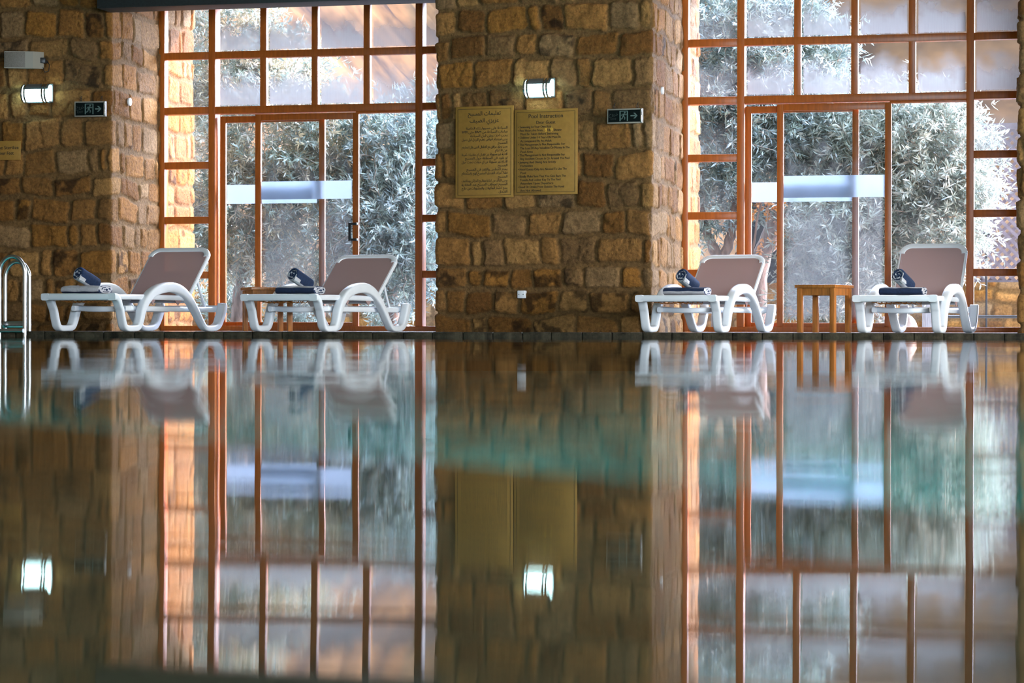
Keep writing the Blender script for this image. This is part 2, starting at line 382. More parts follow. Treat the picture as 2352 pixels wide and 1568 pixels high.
# ------------------------------------------------------------------ setting: walls
X0, X1, MW, ZT, RHH = -1.9198, 3.2087, .5176, 2.6602, .53
ROWZ = [ZT-i*RHH for i in range(6)]          # 2.66 2.13 1.60 1.07 .54 .01
W1R, W2R = X0+6*MW, X1+6*MW
ZTOP = ZT+RHH+.033
LP = Vector((-1.985, -1.14, 0)); LD = Vector((-1, -.04, 0)).normalized()      # left pier front
PA, PB = Vector((1.20, -1.36, 0)), Vector((3.165, -1.60, 0))                  # middle pier front
PN = Vector((PB.y-PA.y, -(PB.x-PA.x), 0)).normalized(); PRZ = math.atan2(PB.y-PA.y, PB.x-PA.x)
ZC = 3.75
EXT = .78
tag(stone_wall('wall_left', [(LP+LD*2.6)[:2], LP[:2], (-1.945, .0), (-1.90, EXT), (-3.2, EXT)], -.02, ZC, 11, seg_relief=[1, .55, .6, .6]), kind='structure')
tag(stone_wall('wall_middle', [(2.0, EXT), (1.215, EXT), (W1R+.012, 0), PA[:2], PB[:2], (3.183, .0), (3.215, EXT), (2.4, EXT)], -.02, ZC, 29, seg_relief=[.6, .6, .8, 1, .55, .6, .6]), kind='structure')
tag(stone_wall('wall_right', [(W2R+.5, EXT), (W2R+.05, EXT), (W2R+.012, 0), (6.272, -1.80), (8.6, -2.1)], -.02, ZC, 47), kind='structure')
# lintels above the two windows
for nme, xa, xb, ya in (('wall_upper_left', -1.99, 1.26, -1.0), ('wall_upper_right', 3.12, 6.36, -1.3)):
    b = MB(); b.box((xa, ya, ZTOP), (xb, EXT, ZC)); tag(b.build(nme, 'plaster', smooth=False), kind='structure')
b = MB(); b.box((-7.2, -25, -1.6), (-7, .0, ZC)); tag(b.build('wall_side_left', 'plaster', smooth=False), kind='structure')
b = MB(); b.box((14, -25, -1.6), (14.2, .0, ZC)); tag(b.build('wall_side_right', 'plaster', smooth=False), kind='structure')
b = MB(); b.box((-7.2, -25.2, -1.6), (14.2, -25, ZC)); tag(b.build('wall_back', 'plaster', smooth=False), kind='structure')
b = MB(); b.box((-7.2, -25.2, ZC), (14.2, EXT, ZC+.2)); tag(b.build('ceiling', 'plaster', smooth=False), kind='structure')
b = MB(); b.box((-7.2, -1.6, -.3), (-4.3, -1.25, ZC)); tag(b.build('wall_end_left', 'plaster', smooth=False), kind='structure')
b = MB(); b.box((8.4, -2.25, -.3), (14.2, -1.9, ZC)); tag(b.build('wall_end_right', 'plaster', smooth=False), kind='structure')

# ------------------------------------------------------------------ setting: deck, coping, pool
DZ, WZ = 18.55, -.038
def slab(name, poly, zt, zb, mt):
    b = MB(); n = len(poly)
    b.add([(p[0], p[1], zt) for p in poly]+[(p[0], p[1], zb) for p in poly],
          [tuple(range(n)), tuple(range(2*n-1, n-1, -1))]+[(i, (i+1) % n, n+(i+1) % n, n+i) for i in range(n)])
    return tag(b.build(name, mt, smooth=False), kind='structure')
slab('floor', [cz(-14, DZ+.33), cz(12, DZ+.33), (14, 1.2), (-8, 1.2)], -.002, -.3, 'deck')
b = MB(); a = -8.0; rs = random.Random(3)
while a < 8:
    w = rs.choice([.225, .232, .238, .23]); 
    mt = Matrix.Translation(cz(a+w/2, DZ+.17+rs.uniform(-.002, .002))) @ Matrix.Rotation(TH, 4, 'Z')
    b.box((-w/2+.003, -.17, -.3), (w/2-.003, .16, rs.uniform(-.0015, .0005)), bev=.006, mtx=mt); a += w
b.box((-8, -.15, -.3), (8, .16, -.012), mtx=Matrix.Translation(cz(0, DZ+.17)) @ Matrix.Rotation(TH, 4, 'Z'))
tag(b.build('trim_1', 'coping'), kind='structure')
# basin: teal shell
b = MB()
def pt(a, Z, z): return cz(a, Z, z)
A0, A1, Z0, Z1, DB = -11, 9, -.25, DZ+.02, -1.5
b.add([pt(A0, Z0, DB), pt(A1, Z0, DB), pt(A1, Z1, DB), pt(A0, Z1, DB), pt(A0, Z0, 0), pt(A1, Z0, 0), pt(A1, Z1, -.06), pt(A0, Z1, -.06)],
      [(0, 1, 2, 3), (0, 4, 5, 1), (1, 5, 6, 2), (2, 6, 7, 3), (3, 7, 4, 0)])
tag(b.build('pool_floor', 'teal', smooth=False), kind='structure')
slab('floor_near', [cz(-14, -3.2), cz(10, -3.2), cz(10, Z0), cz(-14, Z0)], 0, -.3, 'deck')
# shallow ledge just under the surface, next to the camera
e0, e1 = at_z(0, 968, -.05), at_z(1500, 1105, -.05)
ed = (e1-e0); ea, eb = e0-ed*3, e1+ed*3
slab('trim_2', [ea, eb, cz(3.2, Z0+.02), cz(-4.2, Z0+.02)], -.05, -.4, 'ledge')
b = MB(); b.add([pt(A0, Z0, WZ), pt(A1, Z0, WZ), pt(A1, DZ+.0, WZ), pt(A0, DZ+.0, WZ)], [(0, 1, 2, 3)])
tag(b.build('pool_water', 'water'), kind='structure')

# ------------------------------------------------------------------ windows and doors
class Panes:
    def __init__(s): s.q = []
    def add(s, x0, x1, z0, z1, y, fog): s.q.append((x0, x1, z0, z1, y, fog))
    def build(s, name, parent):
        V = []; Fc = []; uvs = []; fg = []
        for x0, x1, z0, z1, y, fog in s.q:
            o = len(V); t = .004
            V += [(x0, y, z0), (x1, y, z0), (x1, y, z1), (x0, y, z1)]
            Fc += [(o, o+1, o+2, o+3)]; uvs += [(0, 0), (1, 0), (1, 1), (0, 1)]; fg += [fog]*4
        me = bpy.data.meshes.new(name); me.from_pydata(V, [], Fc); me.materials.append(M['glass'])
        ul = me.uv_layers.new(name='pane'); ul.data.foreach_set('uv', np.array(uvs, np.float32).ravel())
        at = me.attributes.new('fog', 'FLOAT', 'POINT'); at.data.foreach_set('value', np.array(fg, np.float32))
        ob = bpy.data.objects.new(name, me); COL.objects.link(ob); ob.parent = parent; return ob
HM = .031
def bar(b, x0, x1, z0, z1, y0=-.035, y1=.035, bev=.003): b.box((x0, y0, z0), (x1, y1, z1), bev=bev)
def make_window(idx, xo, fogs):
    xs = [xo+i*MW for i in range(7)]
    root = tag(empty(f'window_{idx}', (xo+3*MW, 0, 0)), kind='structure')
    def mk(b, name): 
        o = b.build(name, 'frame', None); o.parent = root; o.matrix_parent_inverse = Matrix.Translation((-(xo+3*MW), 0, 0)); return o
    b = MB()
    bar(b, xs[0]-HM, xs[0]+HM, 0, ZTOP, -.04, .06); bar(b, xs[6]-HM, xs[6]+HM, 0, ZTOP, -.04, .06)
    bar(b, xs[0]+HM, xs[6]-HM, ZTOP-.05, ZTOP, -.04, .06); bar(b, xs[0]+HM, xs[6]-HM, 0, .048, -.04, .06)
    mk(b, 'window_frame')
    for i in (1, 5):
        b = MB(); bar(b, xs[i]-.034, xs[i]+.034, .048, ZTOP-.05, -.045, .10); mk(b, 'post')
    for i in (2, 3, 4):
        b = MB(); bar(b, xs[i]-HM, xs[i]+HM, ROWZ[1]+HM, ZTOP-.05, -.036, .034); mk(b, 'mullion')
    for z in ROWZ[:2]:
        b = MB(); 
        for i0, i1, wa, wb in ((0, 1, HM, .034), (1, 5, .034, .034), (5, 6, .034, HM)):
            bar(b, xs[i0]+wa, xs[i1]-wb, z-.034, z+.034, -.037, .04 if z == ROWZ[0] else .09)
        mk(b, 'transom')
    for i0, i1, wa, wb in ((0, 1, HM, .034), (5, 6, .034, HM)):
        for z in ROWZ[2:5]:
            b = MB(); bar(b, xs[i0]+wa, xs[i1]-wb, z-.034, z+.034, -.036, .036); mk(b, 'transom')
    # slim inner casings on the left side of each upper pane
    pn = Panes(); rs = random.Random(idx)
    zz = [.048]+ROWZ[4::-1]+[ZTOP-.05]
    for c in range(6):
        for r_ in range(6):
            if 1 <= c <= 4 and r_ < 4: continue
            lo = zz[r_]+(.034 if r_ else 0); hi = zz[r_+1]-(.034 if r_ < 5 else 0)
            pn.add(xs[c]+.03, xs[c+1]-.03, lo, hi, .012, fogs(c, r_))
    o = pn.build('pane', None); o.parent = root; o.matrix_parent_inverse = Matrix.Translation((-(xo+3*MW), 0, 0))
    return root
make_window(1, X0, lambda c, r: (0.1, .75, .9, .95, .8, .8)[c] if r >= 4 else .12)
make_window(2, X1, lambda c, r: (.35, .75, .85, .95, .95, .9)[c] if r >= 4 else (.55, .08, .08, .1)[3-r] if c == 5 else .12)

def make_door(idx, xo, leaves, fixed, fogs, films, handle):
    """sliding door: back leaf, front leaf, one fixed pane"""
    xs = [xo+i*MW for i in range(7)]; cx = (xs[1]+xs[5])/2
    root = tag(empty(f'door_{idx}', (cx, 0, 0)), kind='structure')
    inv = Matrix.Translation((-cx, 0, 0))
    def fin(o, p): 
        o.parent = p
        o.matrix_parent_inverse = inv
        return o
    b = MB(); bar(b, xs[1]+.036, xs[5]-.036, .002, .03, -.03, .10); fin(b.build('track_sill', 'frame'), root)
    leafobs = []
    for k, (pl, pr, Y, zb_, zt_, ptop) in enumerate(leaves):
        xa, xb = at_y(pl, 500, Y-.018).x, at_y(pr, 500, Y-.018).x; w = .058
        b = MB()
        bar(b, xa, xa+w, zb_, zt_, Y-.018, Y+.018); bar(b, xb-w, xb, zb_, zt_, Y-.018, Y+.018)
        bar(b, xa+w, xb-w, zt_-.062, zt_, Y-.017, Y+.017); bar(b, xa+w, xb-w, zb_, zb_+.052, Y-.017, Y+.017)
        lf = fin(b.build('door_leaf', 'frame'), root); leafobs.append(lf)
        pn = Panes(); pn.add(xa+w-.006, xb-w+.006, zb_+.048, zt_-.058, Y+.004, fogs[k])
        o = pn.build('leaf_pane', None); o.parent = lf
        f0, f1, y0, y1 = films[k]
        p0, p1 = at_y(f0, y0, Y-.003), at_y(f1, y1, Y-.003)
        b = MB(); b.box((max(p0.x, xa+w+.002), Y-.0045, p1.z), (min(p1.x, xb-w-.002), Y-.002, p0.z)); o = b.build('safety_film', 'film', lf)
        tag(o, 'pale frosted strip across the glass')
    pn = Panes(); pn.add(at_y(fixed[0], 500, .03).x, xs[5]-.032, .045, ROWZ[1]-.03, .03, fogs[2]); fin(pn.build('fixed_pane', None), root)
    b = MB(); bar(b, at_y(fixed[0], 500, .03).x-.02, xs[5]-.034, ROWZ[1]-.055, ROWZ[1]-.034, -.02, .05); fin(b.build('head_bead', 'frame'), root)
    if handle:
        Y = leaves[1][2]; hx, hz0, hz1 = at_y(803, 530, Y-.06).x, at_y(803, 553, Y-.06).z, at_y(803, 511, Y-.06).z
        b = MB(); b.box((hx-.013, Y-.065, hz0), (hx+.013, Y-.045, hz1), bev=.003)
        for z in (hz0, hz1-.024): b.box((hx-.01, Y-.06, z), (hx+.07, Y-.018, z+.024), bev=.002)
        tag(b.build('handle', 'black', leafobs[1]), 'black pull handle')
    return root
make_door(1, X0, [(505, 745.5, .062, .034, 2.075, 0), (585.5, 823, .0, .032, 2.085, 0)], (825, 955), (.08, .25, .05),
          [(522, 728, 425, 466), (600, 808, 417, 456)], True)
make_door(2, X1, [(1711, 1972, .062, .034, 2.075, 0), (1784.3, 2047, .0, .032, 2.085, 0)], (2049, 2218), (.1, .4, .06),
          [(1727, 1957, 419, 462), (1800, 2033, 404, 452)], False)

# ------------------------------------------------------------------ dark casing over the left window
b = MB(); p0, p1 = at_y(222, 14, -1.5), at_y(1001, 1, -1.5)
b.box((p0.x, -1.5, (p0.z+p1.z)/2), (at_y(1010, 0, -1.5).x, -1.19, 3.5), bev=.008)
tag(b.build('blind_casing', 'casing'), 'long dark casing hung across the top of the window nearest the ladder', 'blind casing')

# ------------------------------------------------------------------ things on the walls
LN = Vector((0.04, -1, 0)).normalized()
def onleft(px, py, off=0): return at_plane(px, py, LP-Vector((0, .03+off, 0)), LN)
def onmid(px, py, off=0): return at_plane(px, py, PA+PN*(.03+off), PN)
LRZ = math.atan2(.04, 1)
def half_disc(b, r, x0, x1, n=20, mi=0, flat=0.0):
    vs = []; 
    for x in (x0, x1):
        for j in range(n+1):
            a = math.pi*j/n; vs.append((x, -flat-r*math.sin(a), r*math.cos(a)))
        vs += [(x, 0, -r), (x, 0, r)] if flat else []
    k = n+1+(2 if flat else 0)
    fs = [tuple(range(k)), tuple(range(2*k-1, k-1, -1))]+[(i, (i+1) % k, k+(i+1) % k, k+i) for i in range(k)]
    b.add(vs, fs, mi)
def arc_shell(b, r0, r1, x0, x1, a0, a1, n=16, mi=0):
    vs = []
    for j in range(n+1):
        a = a0+(a1-a0)*j/n
        for x in (x0, x1):
            for r in (r0, r1): vs.append((x, -r*math.sin(a), r*math.cos(a)))
    fs = []
    for j in range(n):
        o = 4*j; p = o+4
        fs += [(o, o+2, p+2, p), (o+1, p+1, p+3, o+3), (o, p, p+1, o+1), (o+2, o+3, p+3, p+2)]
    fs += [(0, 1, 3, 2), (4*n, 4*n+2, 4*n+3, 4*n+1)]
    b.add(vs, fs, mi)
def wall_lamp(loc, rz, w, r, label):
    t = tag(empty('wall_lamp', loc, rz), label, 'lamp', 'half round bulkhead lamps on the stone wall')
    b = MB(); b.box((-w/2, -.012, -r), (w/2, 0.012, r), bev=.003); b.build('back_plate', 'grey_metal', t)
    b = MB(); half_disc(b, r*.88, -w/2+.012, w/2-.006); b.build('diffuser', 'lamp', t)
    b = MB(); arc_shell(b, r*.9, r*.97, -w/2+.02, w/2-.02, .05, math.pi*.36); b.build('hood', 'grey_metal', t)
    for x in (-w/2, w/2-.085):
        b = MB(); arc_shell(b, r*.9, r*1.03, x, x+.016, 0, math.pi, 22); arc_shell(b, r*.9, r*1.03, x+.028, x+.044, 0, math.pi, 22); b.build('ring', 'steel', t)
    b = MB(); b.box((w/2-.008, -r*.9, -r*1.0), (w/2+.006, 0, -r*.9)); b.box((w/2-.008, -.02, -r), (w/2+.006, 0, r)); b.build('end_bracket', 'grey_metal', t)
    return t
SL, SM = 246., 262.
c = onleft(88, 215); lampL = wall_lamp(c, LRZ, .285, .088, 'glowing half round wall lamp under the grey loudspeaker')
c = onmid(1241, 203); lampM = wall_lamp(c, PRZ, .265, .085, 'glowing half round wall lamp above the brass pool rules plates')

# loudspeaker
c = onleft(60, 142, .045); t = tag(empty('loudspeaker', c, LRZ+R(14)), 'grey box loudspeaker on a bracket above a glowing wall lamp', 'loudspeaker')
b = MB(); 
vs = [(-.17, -.20, -.08), (.09, -.20, -.08), (.17, -.05, -.07), (-.14, -.05, -.07)]; vs += [(x, y, z+.155 if k != 9 else z) for k, (x, y, z) in enumerate(vs)]
b.add(vs, [(0, 1, 2, 3), (7, 6, 5, 4), (0, 4, 5, 1), (1, 5, 6, 2), (2, 6, 7, 3), (3, 7, 4, 0)]); b.build('cabinet', 'speaker', t, smooth=False)
b = MB(); b.box((-.163, -.208, -.073), (.02, -.199, .068), bev=.004); b.build('grille', 'grille', t)
b = MB(); b.box((.11, -.10, -.02), (.19, -.02, .03), bev=.005); b.tube([(.17, -.05, .0), (.19, -.03, 0), (.19, -.0, 0)], .015); b.build('bracket', 'black', t)
b = MB(); b.tube([(.16, -.06, -.05), (.18, -.06, -.10), (.215, -.05, -.09), (.22, -.04, -.03), (.20, -.02, .0), (.2, .0, .0)], .004); b.build('cable', 'black', t)

# text
AR = {}
def _ar():
    # letter: isolated, final, initial, medial presentation forms
    base = [('ا', 0xfe8d, 2), ('ب', 0xfe8f, 4), ('ة', 0xfe93, 2), ('ت', 0xfe95, 4), ('ث', 0xfe99, 4), ('ج', 0xfe9d, 4), ('ح', 0xfea1, 4), ('خ', 0xfea5, 4),
            ('د', 0xfea9, 2), ('ذ', 0xfeab, 2), ('ر', 0xfead, 2), ('ز', 0xfeaf, 2), ('س', 0xfeb1, 4), ('ش', 0xfeb5, 4), ('ص', 0xfeb9, 4), ('ض', 0xfebd, 4),
            ('ط', 0xfec1, 4), ('ظ', 0xfec5, 4), ('ع', 0xfec9, 4), ('غ', 0xfecd, 4), ('ف', 0xfed1, 4), ('ق', 0xfed5, 4), ('ك', 0xfed9, 4), ('ل', 0xfedd, 4),
            ('م', 0xfee1, 4), ('ن', 0xfee5, 4), ('ه', 0xfee9, 4), ('و', 0xfeed, 2), ('ى', 0xfeef, 2), ('ي', 0xfef1, 4), ('ؤ', 0xfe85, 2), ('أ', 0xfe83, 2), ('ئ', 0xfe89, 4)]
    for ch, cp, n in base: AR[ch] = [chr(cp+i) for i in range(n)]
_ar()
def shape(txt):
    out = []; i = 0; n = len(txt); prev_joins = False
    while i < n:
        c = txt[i]
        if c not in AR: out.append(c); prev_joins = False; i += 1; continue
        if c == 'ل' and i+1 < n and txt[i+1] == 'ا':
            out.append(chr(0xfefc) if prev_joins else chr(0xfefb)); prev_joins = False; i += 2; continue
        nxt = i+1 < n and txt[i+1] in AR; f = AR[c]; dual = len(f) == 4
        if dual and nxt: out.append(f[3] if prev_joins else f[2]); prev_joins = True
        else: out.append(f[1] if prev_joins else f[0]); prev_joins = False
        i += 1
    s = ''.join(out)[::-1]
    # numbers keep their own order
    import re
    return re.sub(r'[0-9A-Za-z]+', lambda k: k.group(0)[::-1], s)
def fill_outlines(me):
    """fills glyph outlines contour by contour, so that overlapping strokes of one letter stay solid"""
    from mathutils.geometry import tessellate_polygon
    nb = {}
    for e in me.edges:
        a_, c_ = e.vertices; nb.setdefault(a_, []).append(c_); nb.setdefault(c_, []).append(a_)
    seen = set(); loops = []
    for v0 in range(len(me.vertices)):
        if v0 in seen or v0 not in nb: continue
        lp = [v0]; seen.add(v0); cur = v0
        nx_ = v0+1 if v0+1 in nb[v0] else nb[v0][0]
        while nx_ not in seen:
            lp.append(nx_); seen.add(nx_); cur = nx_
            q = [k for k in nb[cur] if k not in seen]
            if not q: break
            nx_ = q[0]
        if len(lp) > 2: loops.append([me.vertices[i].co.copy() for i in lp])
    area = lambda l: sum(l[i].x*l[(i+1) % len(l)].y-l[(i+1) % len(l)].x*l[i].y for i in range(len(l)))/2
    def inside(p, l):
        r = False
        for i in range(len(l)):
            a_, c_ = l[i], l[i-1]
            if (a_.y > p.y) != (c_.y > p.y) and p.x < (c_.x-a_.x)*(p.y-a_.y)/(c_.y-a_.y)+a_.x: r = not r
        return r
    if not loops: return [], []
    A_ = [area(l) for l in loops]; own = {}
    for i, l in enumerate(loops):
        c_ = [k for k in range(len(loops)) if A_[k]*A_[i] < 0 and abs(A_[k]) > abs(A_[i]) and all(inside(p, loops[k]) for p in l[::3])]
        if c_: own[i] = min(c_, key=lambda k: abs(A_[k]))
    vs, fs = [], []
    for i, l in enumerate(loops):
        if i in own: continue
        hs = [loops[k] for k in own if own[k] == i]
        flat = [v for k in [l]+hs for v in k]
        for tri in tessellate_polygon([l]+hs): fs.append(tuple(len(vs)+i for i in tri))
        vs += flat
    return vs, fs
def add_text(b, lines, mi=0, y=-.001):
    """lines: (text, x, z, height, align, maxwidth, bold)"""
    for txt, x, z, h, al, mw, bold in lines:
        cu = bpy.data.curves.new('lettering', 'FONT'); cu.body = txt; cu.size = h; cu.align_x = al; cu.resolution_u = 3; cu.fill_mode = 'NONE'
        ob = bpy.data.objects.new('lettering', cu); COL.objects.link(ob); bpy.context.view_layer.update()
        me = bpy.data.meshes.new_from_object(ob.evaluated_get(bpy.context.evaluated_depsgraph_get()))
        vs, fs = fill_outlines(me)
        if vs:
            w = max(v.x for v in vs)-min(v.x for v in vs)
            k = min(1, mw/w) if mw else 1
            for dx in (-.0005, .0005): b.add([(x+v.x*k+dx, y-dx*.1, z+v.y) for v in vs], fs, mi)
        bpy.data.objects.remove(ob); bpy.data.curves.remove(cu); bpy.data.meshes.remove(me)
def plate(name, c, rz, w, h, label, cat, lines, group=None, border=True, extra=None):
    t = tag(empty(name, c, rz), label, cat, group)
    b = MB(); b.box((-w/2, -.012, -h/2), (w/2, .0, h/2), bev=.003); b.build('plate', 'brass', t)
    if border:
        b = MB(); i = .022; k = .0028
        for a0, a1, b0, b1 in ((-w/2+i, w/2-i, h/2-i-k, h/2-i), (-w/2+i, w/2-i, -h/2+i, -h/2+i+k), (-w/2+i, -w/2+i+k, -h/2+i, h/2-i), (w/2-i-k, w/2-i, -h/2+i, h/2-i)):
            b.box((a0, -.0135, b0), (a1, -.0122, b1))
        b.build('border_line', 'ink', t)
    b = MB(); add_text(b, lines, y=-.0130); b.build('lettering', 'ink', t, smooth=False)
    if extra:
        for q in extra: b = MB(); add_text(b, [q], y=-.0145); tag(b.build('sticker_numeral', 'amber', t, smooth=False), 'amber numeral '+q[0])
    return t
OFFP = .02
def rect_mid(x0, y0, x1, y1):
    a, d = onmid(x0, (y0+y1)/2, OFFP), onmid(x1, (y0+y1)/2, OFFP); xm = (x0+x1)/2
    tp, bo = onmid(xm, y0, OFFP), onmid(xm, y1, OFFP)
    return (tp+bo)/2, (d-a).length, (tp-bo).length
# arabic plate
c, w, h = rect_mid(1047, 244, 1180, 454)
sc = h/210.; top = h/2
ar = ['السباحة على مسووليتك الخاصة', 'ساعات السباحة من 8AM حتى 9PM', 'يجب اخذ دوش قبل السباحة', 'يرجى استخدام احواض تعقيم الارجل قبل دخول', 'المسبح', 'يجب وجود مرافق مع الاطفال الذين يقل اعمارهم', 'عن 14عام',
      'الادارة غير مسوولة عن فقدان اي مقتنيات ثمينة', 'او نقود في المنطقة حول المسبح', 'الادارة غير مسوولة عن اي حوادث تحدث حول', 'المسبح', 'يمنع الغطس والقفز في المسبح', 'فقط لنزلاء الفندق المصرح لهم باستخدام', 'المسبح',
      'يرجى التاكد من اعادة مفاتيح الخزائن ومناشف', 'المسبح لموظف المسبح عند المغادرة', 'يمنع احضار الماكولات والمشروبات من خارج', 'الفندق']
lines = [(shape('تعليمات المسبح'), 0, top-21*sc, 13.5*sc, 'CENTER', 80*sc, .0003), (shape('عزيزي الضيف'), 0, top-37*sc, 13*sc, 'CENTER', 72*sc, .0003)]
for i, s_ in enumerate(ar): lines.append((shape(s_), w/2-14*sc, top-(53+i*8.6)*sc, 8.2*sc, 'RIGHT', 112*sc, .0003))
signA = plate('pool_rules_sign', c, PRZ, w, h, 'brass pool rules plate lettered in Arabic, beside the English one', 'sign', lines, 'pool rules plates')
c, w, h = rect_mid(1182, 250.5, 1327, 447)
sc = h/196.; top = h/2
en = ['• Swimming At Your Own Risk', '• Pool Hours Are From 8 Till 9 Shower', '   Must Be Taken Before Swimming', '• Children Under 14 Years Old Must Be', '   Accompanied By An Adult', '• The Management Is Not Responsible For', '   The Loss Of Any Valuables Or Money In The', '   Pool Area',
      '• The Management Is Not Responsible For', '   Any Accident Occurs In Or Around The Pool', '• Jumping And Diving Are Strictly', '   Forbidden', '• Hotel Guests Only Are Allowed To Use The', '   Pool', '• Kindly Make Sure That You Give Back The', '   Towels And Locker Key To The Pool', '   Attendant Upon Departure', '• Food Or Drinks From Outside The Hotel', '   Are Not Allowed']
wd = [80, 106, 92, 104, 76, 114, 120, 32, 114, 120, 92, 34, 118, 18, 116, 98, 80, 112, 50]
en[1] = '• Pool Hours Are From      Till     Shower'
lines = [('Pool Instruction', 0, top-20*sc, 13*sc, 'CENTER', 88*sc, .0005), ('Dear Guest', 0, top-33.5*sc, 10*sc, 'CENTER', 46*sc, .0005)]
for i, s_ in enumerate(en): lines.append((s_, -w/2+(9 if s_[0] == '•' else 9)*sc, top-(42.5+i*8.1)*sc, 7.4*sc, 'LEFT', wd[i]*sc, .00035))
signE = plate('pool_rules_sign', c, PRZ, w, h, 'brass Pool Instruction plate lettered in English under the glowing lamp', 'sign', lines, 'pool rules plates',
      extra=[('8', -w/2+77*sc, top-52*sc, 12.5*sc, 'CENTER', 0, .001), ('9', -w/2+91*sc, top-52*sc, 12.5*sc, 'CENTER', 0, .001)])
# foot plate at the left edge
a, d = onleft(-32, 346, OFFP), onleft(48, 346, OFFP); c = (a+d)/2; w = (d-a).length; h = (onleft(8, 324, OFFP)-onleft(8, 368, OFFP)).length; k = h/44
plate('foot_notice_sign', c, LRZ, w, h, 'small brass plate asking to sterilize your feet, cut by the frame', 'sign',
      [('Please Sterilize', w/2-4*k, h/2-19*k, 11*k, 'RIGHT', 66*k, .0004), ('Your Feet', w/2-16*k, h/2-31.5*k, 11*k, 'RIGHT', 40*k, .0004)], border=False)
# exit signs
def man(b, s, y, mi):
    """running figure in a doorway, s = height"""
    def limb(p, wd):
        for (x0, z0), (x1, z1) in zip(p[:-1], p[1:]):
            dx, dz = x1-x0, z1-z0; l = math.hypot(dx, dz); nx, nz = -dz/l*wd/2, dx/l*wd/2
            b.add([((x0+nx)*s, y, (z0+nz)*s), ((x1+nx)*s, y, (z1+nz)*s), ((x1-nx)*s, y, (z1-nz)*s), ((x0-nx)*s, y, (z0-nz)*s)], [(0, 1, 2, 3)], mi)
    hx, hz = .10, .30
    b.add([((hx+.085*math.cos(a))*s, y, (hz+.085*math.sin(a))*s) for a in [i*math.pi/7 for i in range(14)]], [tuple(range(14))], mi)
    limb([(.04, .20), (-.06, -.06)], .16)
    limb([(.05, .17), (.2, .08), (.27, .17)], .065); limb([(.0, .18), (-.16, .16), (-.23, .02)], .065)
    limb([(-.05, -.03), (.12, -.14), (.08, -.34)], .085); limb([(-.08, -.05), (-.14, -.24), (-.32, -.30)], .085)
def exit_sign(c, rz, w, h, label):
    t = tag(empty('exit_sign', c, rz), label, 'exit sign', 'running man exit signs')
    b = MB(); b.box((-w/2, -.035, -h/2), (w/2, 0, h/2), bev=.004); b.build('housing', 'speaker', t)
    b = MB(); b.box((-w/2+.012, -.038, -h/2+.012), (w/2-.02, -.034, h/2-.012)); b.build('sign_face', 'face', t)
    b = MB(); b.box((w/2-.018, -.04, -h/2+.004), (w/2-.003, -.03, h/2-.004), bev=.003); b.build('end_cap', 'steel', t)
    b = MB(); y = -.0395; x0 = -w*.02; f = .0055; hh = h*.34; ww = h*.30
    for a0, a1, b0, b1 in ((x0-ww, x0-ww+f*2, -hh, hh), (x0+ww-f*2, x0+ww, -hh, hh), (x0-ww, x0+ww, hh-f, hh)): b.add([(a0, y, b0), (a1, y, b0), (a1, y, b1), (a0, y, b1)], [(0, 1, 2, 3)])
    bm_ = MB(); man(bm_, h*.72, y-.0006, 0); b.add([(v[0]+x0, v[1], v[2]) for v in bm_.v], bm_.f)
    ax = w*.17; b.add([(ax, y, h*.045), (ax+w*.14, y, h*.045), (ax+w*.14, y, -h*.045), (ax, y, -h*.045)], [(0, 1, 2, 3)])
    tx = ax+w*.20; q = h*.19
    for sg in (1, -1): b.add([(tx, y-.0003, 0), (tx-q*.9, y-.0003, sg*q), (tx-q*1.55, y-.0003, sg*q), (tx-q*.62, y-.0003, 0)], [(0, 1, 2, 3)])
    b.build('pictogram', 'dim', t, smooth=False)
    b = MB(); add_text(b, [(shape('خروج'), -w*.31, .004, h*.34, 'CENTER', w*.26, .0003), ('EXIT', -w*.31, -h*.26, h*.2, 'CENTER', w*.2, .0003)], y=y); b.build('lettering', 'dimmer', t, smooth=False)
    for xx in (-w*.32, w*.34):
        b = MB(); b.tube([(xx+.009*math.sin(a), -.015, h/2+.018+.014*math.cos(a)) for a in [i*.7 for i in range(9)]], .0025, 6)
        b.tube([(xx, -.015, h/2+.03), (xx+.003, -.012, h/2+.045), (xx, .02, h/2+.05)], .003, 6); b.build('hanging_hook', 'black', t)
    return t
a, d = onleft(174, 251, .03), onleft(245.5, 251, .03); exit_sign((a+d)/2, LRZ, (d-a).length, .142, 'dark running man exit sign near the loudspeaker and its wall lamp')
a, d = onmid(1397, 267, .03), onmid(1478, 267, .03); exit_sign((a+d)/2, PRZ, (d-a).length, .128, 'dark running man exit sign beside the brass pool rules plates')
# blank white box low on the pier
c = onmid(1199.5, 676); b = MB(); b.box((-.036, -.03, -.034), (.036, .02, .034), bev=.006)
o = b.build('wall_socket', 'white'); o.location = c; o.rotation_euler = (0, 0, PRZ); tag(o, 'small white socket cover low on the stone pier', 'socket')
for x_ in (-.02, .02):
    b = MB(); b.tube([(x_, -.031, 0), (x_, -.0325, 0)], .004, 8); b.build('screw', 'black', o)
# white discs on the reveals
def disc(px, py, xw, label, r, cat='cover plate'):
    d_ = ray(px, py); k = (xw-CAM.x)/d_.x; c = CAM+d_*k
    b = MB(); b.tube([(0, 0, 0), (.016, 0, 0), (.02, 0, 0)], [r, r, r*.8], 24); o = b.build('cover_plate', 'white'); o.location = c; tag(o, label, cat, 'round white covers on the window reveals')
    return o
disc(296, 234, -1.945, 'round white cover on the stone reveal under the dark casing', .037)
disc(1519, 208, 3.205, 'round white cover on the stone reveal beyond the brass plates', .033)

